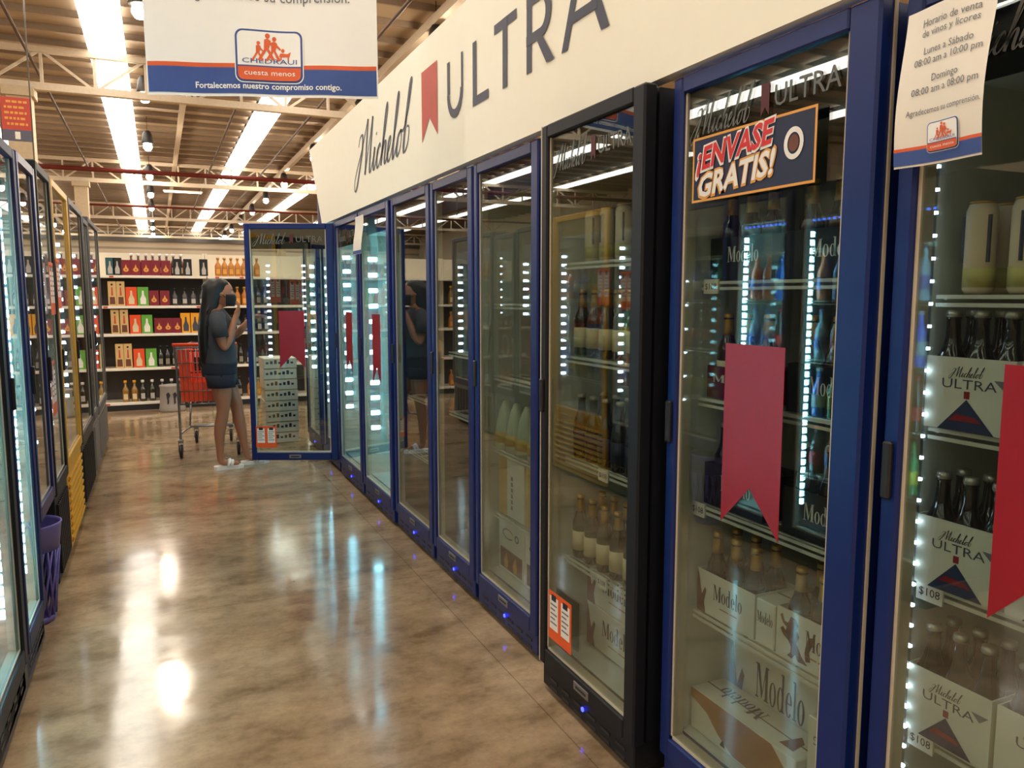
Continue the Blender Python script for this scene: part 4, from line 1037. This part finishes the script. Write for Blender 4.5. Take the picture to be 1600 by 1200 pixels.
for q in (-1,1):
    s.tube([(q*.265,-.12,1.05),(q*.262,-.02,1.02),(q*.252,.0,.8),(q*.25,.02,.5),(q*.25,.03,.3),(q*.25,.03,.17)],.011,STEEL,6)
    s.tube([(q*.25,.03,.22),(q*.2,.45,.22),(q*.165,.8,.17)],.010,STEEL,6); s.tube([(q*.2,.5,.22),(q*.19,.62,.5)],.009,STEEL,6)
s.tube([(-.2,.45,.22),(.2,.45,.22)],.009,STEEL,6); s.tube([(-.165,.8,.18),(.165,.8,.18)],.009,STEEL,6); s.tube([(-.185,.62,.2),(.185,.62,.2)],.007,STEEL,6)
s.build('chassis', t)
for x, y in ((-.25,.03),(.25,.03),(-.165,.8),(.165,.8)):
    s = MB(); s.lathe([(.02,-.013),(.058,-.013),(.062,-.008),(.062,.008),(.058,.013),(.02,.013)],CHARC,n=18,axis='x',cx=x,cy=y,cz=.062)
    wh = s.build('wheel', t)
    f = MB()
    for q in (-.02,.02): f.box(x+q-.002,y-.016,.05,x+q+.002,y+.016,.145,STEEL)
    f.box(x-.022,y-.02,.14,x+.022,y+.02,.17,STEEL,.003); f.build('wheel_fork', wh)

# ------------------------------------------------------------------ the person
SKIN = mat('skin',(164,110,80),.5,var=.05); HAIR = mat('black_hair',(16,13,12),.45,var=.3,scale=60); TEE = mat('charcoal_tee',(56,58,64),.85); SHORTS = mat('navy_shorts',(26,30,44),.85); MASK = mat('black_mask',(14,14,16),.7); SLIDE = mat('white_slide',(240,236,230),.5)
per = thing('person', 'person in dark tee, navy shorts, black mask and white slides at open cooler', 'person', (.47,7.10,0))
def skin_mesh(chains, root):
    """chains of (x,y,z,r); grown with a Skin modifier into one surface"""
    V = []; E = []; R = []; key = {}
    def vid(p):
        k = tuple(round(q,4) for q in p[:3])
        if k not in key: key[k] = len(V); V.append(k); R.append(p[3])
        return key[k]
    for ch in chains:
        ids = [vid(p) for p in ch]; E += [(ids[i], ids[i+1]) for i in range(len(ids)-1)]
    me = bpy.data.meshes.new('sk'); me.from_pydata(V, E, []); o = bpy.data.objects.new('sk', me); C.objects.link(o)
    o.modifiers.new('s','SKIN'); o.modifiers.new('u','SUBSURF').levels = 2; o.modifiers['u'].render_levels = 2
    for i, sv in enumerate(me.skin_vertices[0].data):
        sv.radius = (R[i], R[i]) if not isinstance(R[i], tuple) else R[i]; sv.use_root = (i == key[tuple(round(q,4) for q in root)])
    bpy.context.view_layer.update(); dg = bpy.context.evaluated_depsgraph_get(); ev = o.evaluated_get(dg); m2 = bpy.data.meshes.new_from_object(ev)
    vs = [tuple(v.co) for v in m2.vertices]; fs = [tuple(p.vertices) for p in m2.polygons]
    bpy.data.objects.remove(o); return vs, fs
def hand(w_, d, up, side, k=1.0):
    """wrist point, finger direction, palm normal, thumb side -> chains"""
    w_ = Vector(w_); d = Vector(d).normalized(); up = Vector(up).normalized(); sd = Vector(side).normalized()
    pm = w_+d*.045; ch = [[(*w_,.024),(*pm,.027)]]; out = ch
    for i, (off, L) in enumerate(((-.03,.062),(-.010,.072),(.010,.068),(.029,.054))):
        b = pm+sd*(-off)+d*.025; m_ = b+d*L*.55-up*.008; e = m_+d*L*.35-up*.03
        out.append([(*pm,.027),(*b,.0105),(*m_,.009),(*e,.0075)])
    b = w_+d*.02+sd*.03; m_ = b+sd*.02+d*.03; e = m_+d*.028-up*.012; out.append([(*w_,.024),(*b,.012),(*m_,.010),(*e,.008)])
    return out
pel = (-.01,0,.86)
ch = [[(*pel,.115),(-.015,0,.98,.105),(-.01,0,1.1,.10),(0,0,1.22,.105),(-.01,0,1.31,.085),(-.005,0,1.37,.05),(.01,0,1.43,.046)],
      [(-.01,0,1.31,.085),(-.02,-.13,1.31,.052),(-.02,-.175,1.25,.050),(.0,-.185,1.14,.045),(.025,-.185,1.035,.038),(.075,-.17,1.14,.036),(.105,-.14,1.24,.030),(.13,-.12,1.31,.024)],
      [(-.01,0,1.31,.085),(.0,.13,1.31,.052),(.03,.165,1.26,.048),(.09,.16,1.17,.042),(.14,.14,1.13,.038),(.2,.11,1.2,.033),(.26,.09,1.27,.026),(.29,.085,1.30,.023)],
      [(*pel,.115),(-.01,-.085,.80,.102),(.0,-.09,.68,.090),(.005,-.09,.56,.062),(.0,-.085,.49,.053),(-.02,-.08,.40,.056),(-.035,-.075,.32,.052),(-.035,-.07,.2,.036),(-.035,-.07,.10,.031),(-.03,-.07,.055,.032)],
      [(*pel,.115),(.01,.085,.80,.102),(.06,.085,.68,.090),(.12,.08,.56,.062),(.13,.075,.49,.053),(.14,.07,.40,.056),(.155,.065,.32,.050),(.17,.06,.2,.035),(.19,.055,.10,.031),(.20,.055,.055,.032)],
      [(-.03,-.07,.055,.032),(.03,-.072,.05,.030),(.09,-.075,.042,.022),(.12,-.076,.04,.016)],
      [(.20,.055,.055,.032),(.26,.052,.05,.030),(.32,.05,.042,.022),(.35,.049,.04,.016)]]
ch += hand((.13,-.12,1.31),(.35,.15,.9),(1,0,-.3),(0,1,0)); ch += hand((.29,.085,1.30),(1,-.1,.12),(0,0,1),(0,-1,.1))
bv, bf = skin_mesh(ch, pel)
s = MB(); s.add(bv, bf, SKIN, True)
# head: shaped ellipsoid facing +x
def headmesh(cx, cz, cy=0):
    V = []; F = []; nu, nv = 20, 16
    for j in range(nv+1):
        th = PI*j/nv; z = math.cos(th); rr = math.sin(th)
        for i in range(nu):
            a = 2*PI*i/nu; x = rr*math.cos(a); y = rr*math.sin(a)
            X = x*.095; Y = y*.074; Z = z*.118
            if z < 0: X *= 1+.06*z; Y *= 1+.32*z; X += .012*(-z)
            if x > .55:
                b = math.exp(-((a if a < PI else a-2*PI)/.22)**2)
                X += .024*b*math.exp(-((z+.12)/.16)**2) - .006*b*math.exp(-((z-.12)/.1)**2) + .009*b*math.exp(-((z+.5)/.09)**2)
                e = math.exp(-((abs(a if a < PI else a-2*PI)-.38)/.16)**2); X -= .008*e*math.exp(-((z-.05)/.12)**2)
            V.append((cx+X, cy+Y, cz+Z))
    for j in range(nv):
        for i in range(nu): k = (i+1) % nu; F.append((j*nu+i,(j+1)*nu+i,(j+1)*nu+k,j*nu+k))
    return V, F
hv, hf = headmesh(.035, 1.505); s.add(hv, hf, SKIN, True)
for q in (-1,1): s.lathe([(.004,-.006),(.018,-.004),(.02,.003),(.01,.006)],SKIN,n=10,axis='y',cx=.03,cy=q*.073,cz=1.495)
EYE = mat('eye_white',(220,214,206),.3); IRIS = mat('eye_dark',(30,18,12),.2)
for q in (-1,1):
    s.lathe([(.001,-.011),(.008,-.008),(.011,0),(.008,.008),(.001,.011)],EYE,n=10,axis='x',cx=.110,cy=q*.03,cz=1.512); s.lathe([(.005,0),(.004,.003)],IRIS,n=8,axis='x',cx=.120,cy=q*.03,cz=1.512)
    s.tube([(.124,q*.012,1.534),(.122,q*.03,1.54),(.112,q*.048,1.534)],.003,HAIR,4)
s.tube([(.122,-.018,1.44),(.13,0,1.437),(.122,.018,1.44)],.004,mat('lips',(140,70,62),.5),5)
s.build('body', per)
def loft(rings, m, s=None, n=20, wob=0, sq=2.0, close=True):
    s = s or MB(); V = []; F = []
    for k, (cx, cy, cz, rx, ry, tx, ty) in enumerate(rings):   # tx,ty tilt of the ring
        for i in range(n):
            a = 2*PI*i/n; ca, sa = math.cos(a), math.sin(a)
            w_ = 1+wob*math.sin(a*5+k*1.7)+wob*.6*math.sin(a*9-k)
            x = rx*w_*ca; y = ry*w_*sa; V.append((cx+x, cy+y, cz+x*tx+y*ty))
    for k in range(len(rings)-1):
        for i in range(n): j = (i+1) % n; F.append((k*n+i,k*n+j,(k+1)*n+j,(k+1)*n+i))
    if close: F.append(tuple(range(n-1,-1,-1))); F.append(tuple((len(rings)-1)*n+i for i in range(n)))
    return s.add(V, F, m, True)
s = loft([(0,0,.90,.142,.175,0,0),(0,0,.93,.140,.172,0,0),(-.005,0,1.0,.132,.162,0,0),(0,0,1.1,.128,.158,0,0),(.006,0,1.2,.128,.165,0,0),(.0,0,1.29,.108,.165,0,0),(-.01,0,1.345,.08,.12,0,0),(-.008,0,1.372,.058,.065,0,0)],TEE,wob=.012)
for q, pts in ((-1,[(-.01,-.11,1.315,.062),(-.02,-.165,1.29,.066),(-.012,-.19,1.22,.066),(.0,-.195,1.14,.066)]),(1,[(.0,.11,1.315,.062),(.01,.16,1.29,.066),(.05,.175,1.22,.064),(.085,.17,1.17,.062)])):
    s.tube([p[:3] for p in pts],[p[3] for p in pts],TEE,12)
s.build('t_shirt', per)
s = loft([(0,0,.97,.128,.158,0,0),(-.005,0,.90,.142,.175,0,0),(-.01,0,.84,.145,.182,0,0),(-.005,0,.80,.142,.182,0,0)],SHORTS,wob=.01)
loft([(-.008,-.09,.82,.128,.094,0,0),(-.006,-.092,.76,.118,.096,0,0),(-.002,-.094,.71,.112,.097,0,0)],SHORTS,s,wob=.02); loft([(.0,.09,.82,.128,.094,0,0),(.03,.088,.76,.118,.096,0,0),(.05,.088,.715,.112,.097,0,0)],SHORTS,s,wob=.02)
s.build('shorts', per)
s = loft([(.01,0,1.632,.03,.03,0,0),(.01,0,1.622,.068,.062,-.1,0),(.0,0,1.59,.096,.084,-.1,0),(-.02,0,1.55,.098,.09,-.2,0),(-.04,0,1.5,.085,.092,-.2,0),(-.055,0,1.44,.075,.09,0,0),(-.075,0,1.36,.07,.1,0,0),(-.1,0,1.26,.06,.11,0,0),(-.115,0,1.14,.055,.11,0,0),(-.12,0,1.02,.05,.105,0,0),(-.12,0,.92,.04,.085,0,0),(-.118,0,.875,.015,.03,0,0)],HAIR,n=28,wob=.045)
for k in range(46):   # loose curls
    y = random.uniform(-.1,.1); x = -.1-random.uniform(.0,.05)+.03*(abs(y)/.1); z0_ = random.uniform(1.1,1.5); L = random.uniform(.2,.36); x += max(0,(z0_-1.3))*.25
    s.tube([(x+.012*math.sin(q*2.4+k)-.03*q/6, y+.012*math.cos(q*2.4+k), max(.86,z0_-L*q/6)) for q in range(7)],[.008,.011,.011,.01,.009,.007,.003],HAIR,5)
s.build('hair', per)
s = MB(); V = []; F = []
for j in range(7):
    z = 1.395+.1*j/6; w_ = math.sin(PI*(.15+.7*j/6))
    for i in range(9):
        a = -1.35+2.7*i/8; V.append((.035+(.094+.020*w_*math.exp(-(a/.5)**2))*math.cos(a)*(.9+.1*j/6)+.008, (.062+.012*j/6)*math.sin(a), z))
for j in range(6):
    for i in range(8): a = j*9+i; F.append((a,a+1,a+10,a+9))
s.add(V,F,MASK,True)
for q in (-1,1): s.tube([(.06,q*.072,1.47),(.04,q*.078,1.49),(.02,q*.079,1.5)],.0025,MASK,4)
mk = s.build('face_mask', per); so = mk.modifiers.new('solid','SOLIDIFY'); so.thickness = .003
for fx, fy in ((-.035,-.07),(.195,.054)):
    s = MB(); out = [(-.055,-.03),(-.035,-.045),(.05,-.045),(.14,-.05),(.18,-.03),(.188,0),(.175,.035),(.12,.048),(.04,.04),(-.035,.04),(-.055,.02)]
    s.prism([(a,b) for a,b in out],(fx,fy,.0),(1,0,0),(0,1,0),SLIDE,-.028)
    s.tube([(fx+.055,fy-.045,.02),(fx+.07,fy-.038,.062),(fx+.075,fy,.078),(fx+.07,fy+.038,.062),(fx+.055,fy+.043,.02)],.013,SLIDE,8)
    s.tube([(fx+.085,fy-.046,.02),(fx+.095,fy-.036,.055),(fx+.098,fy,.068),(fx+.095,fy+.036,.055),(fx+.085,fy+.043,.02)],.012,SLIDE,8)
    s.build('slide_sandal', per)
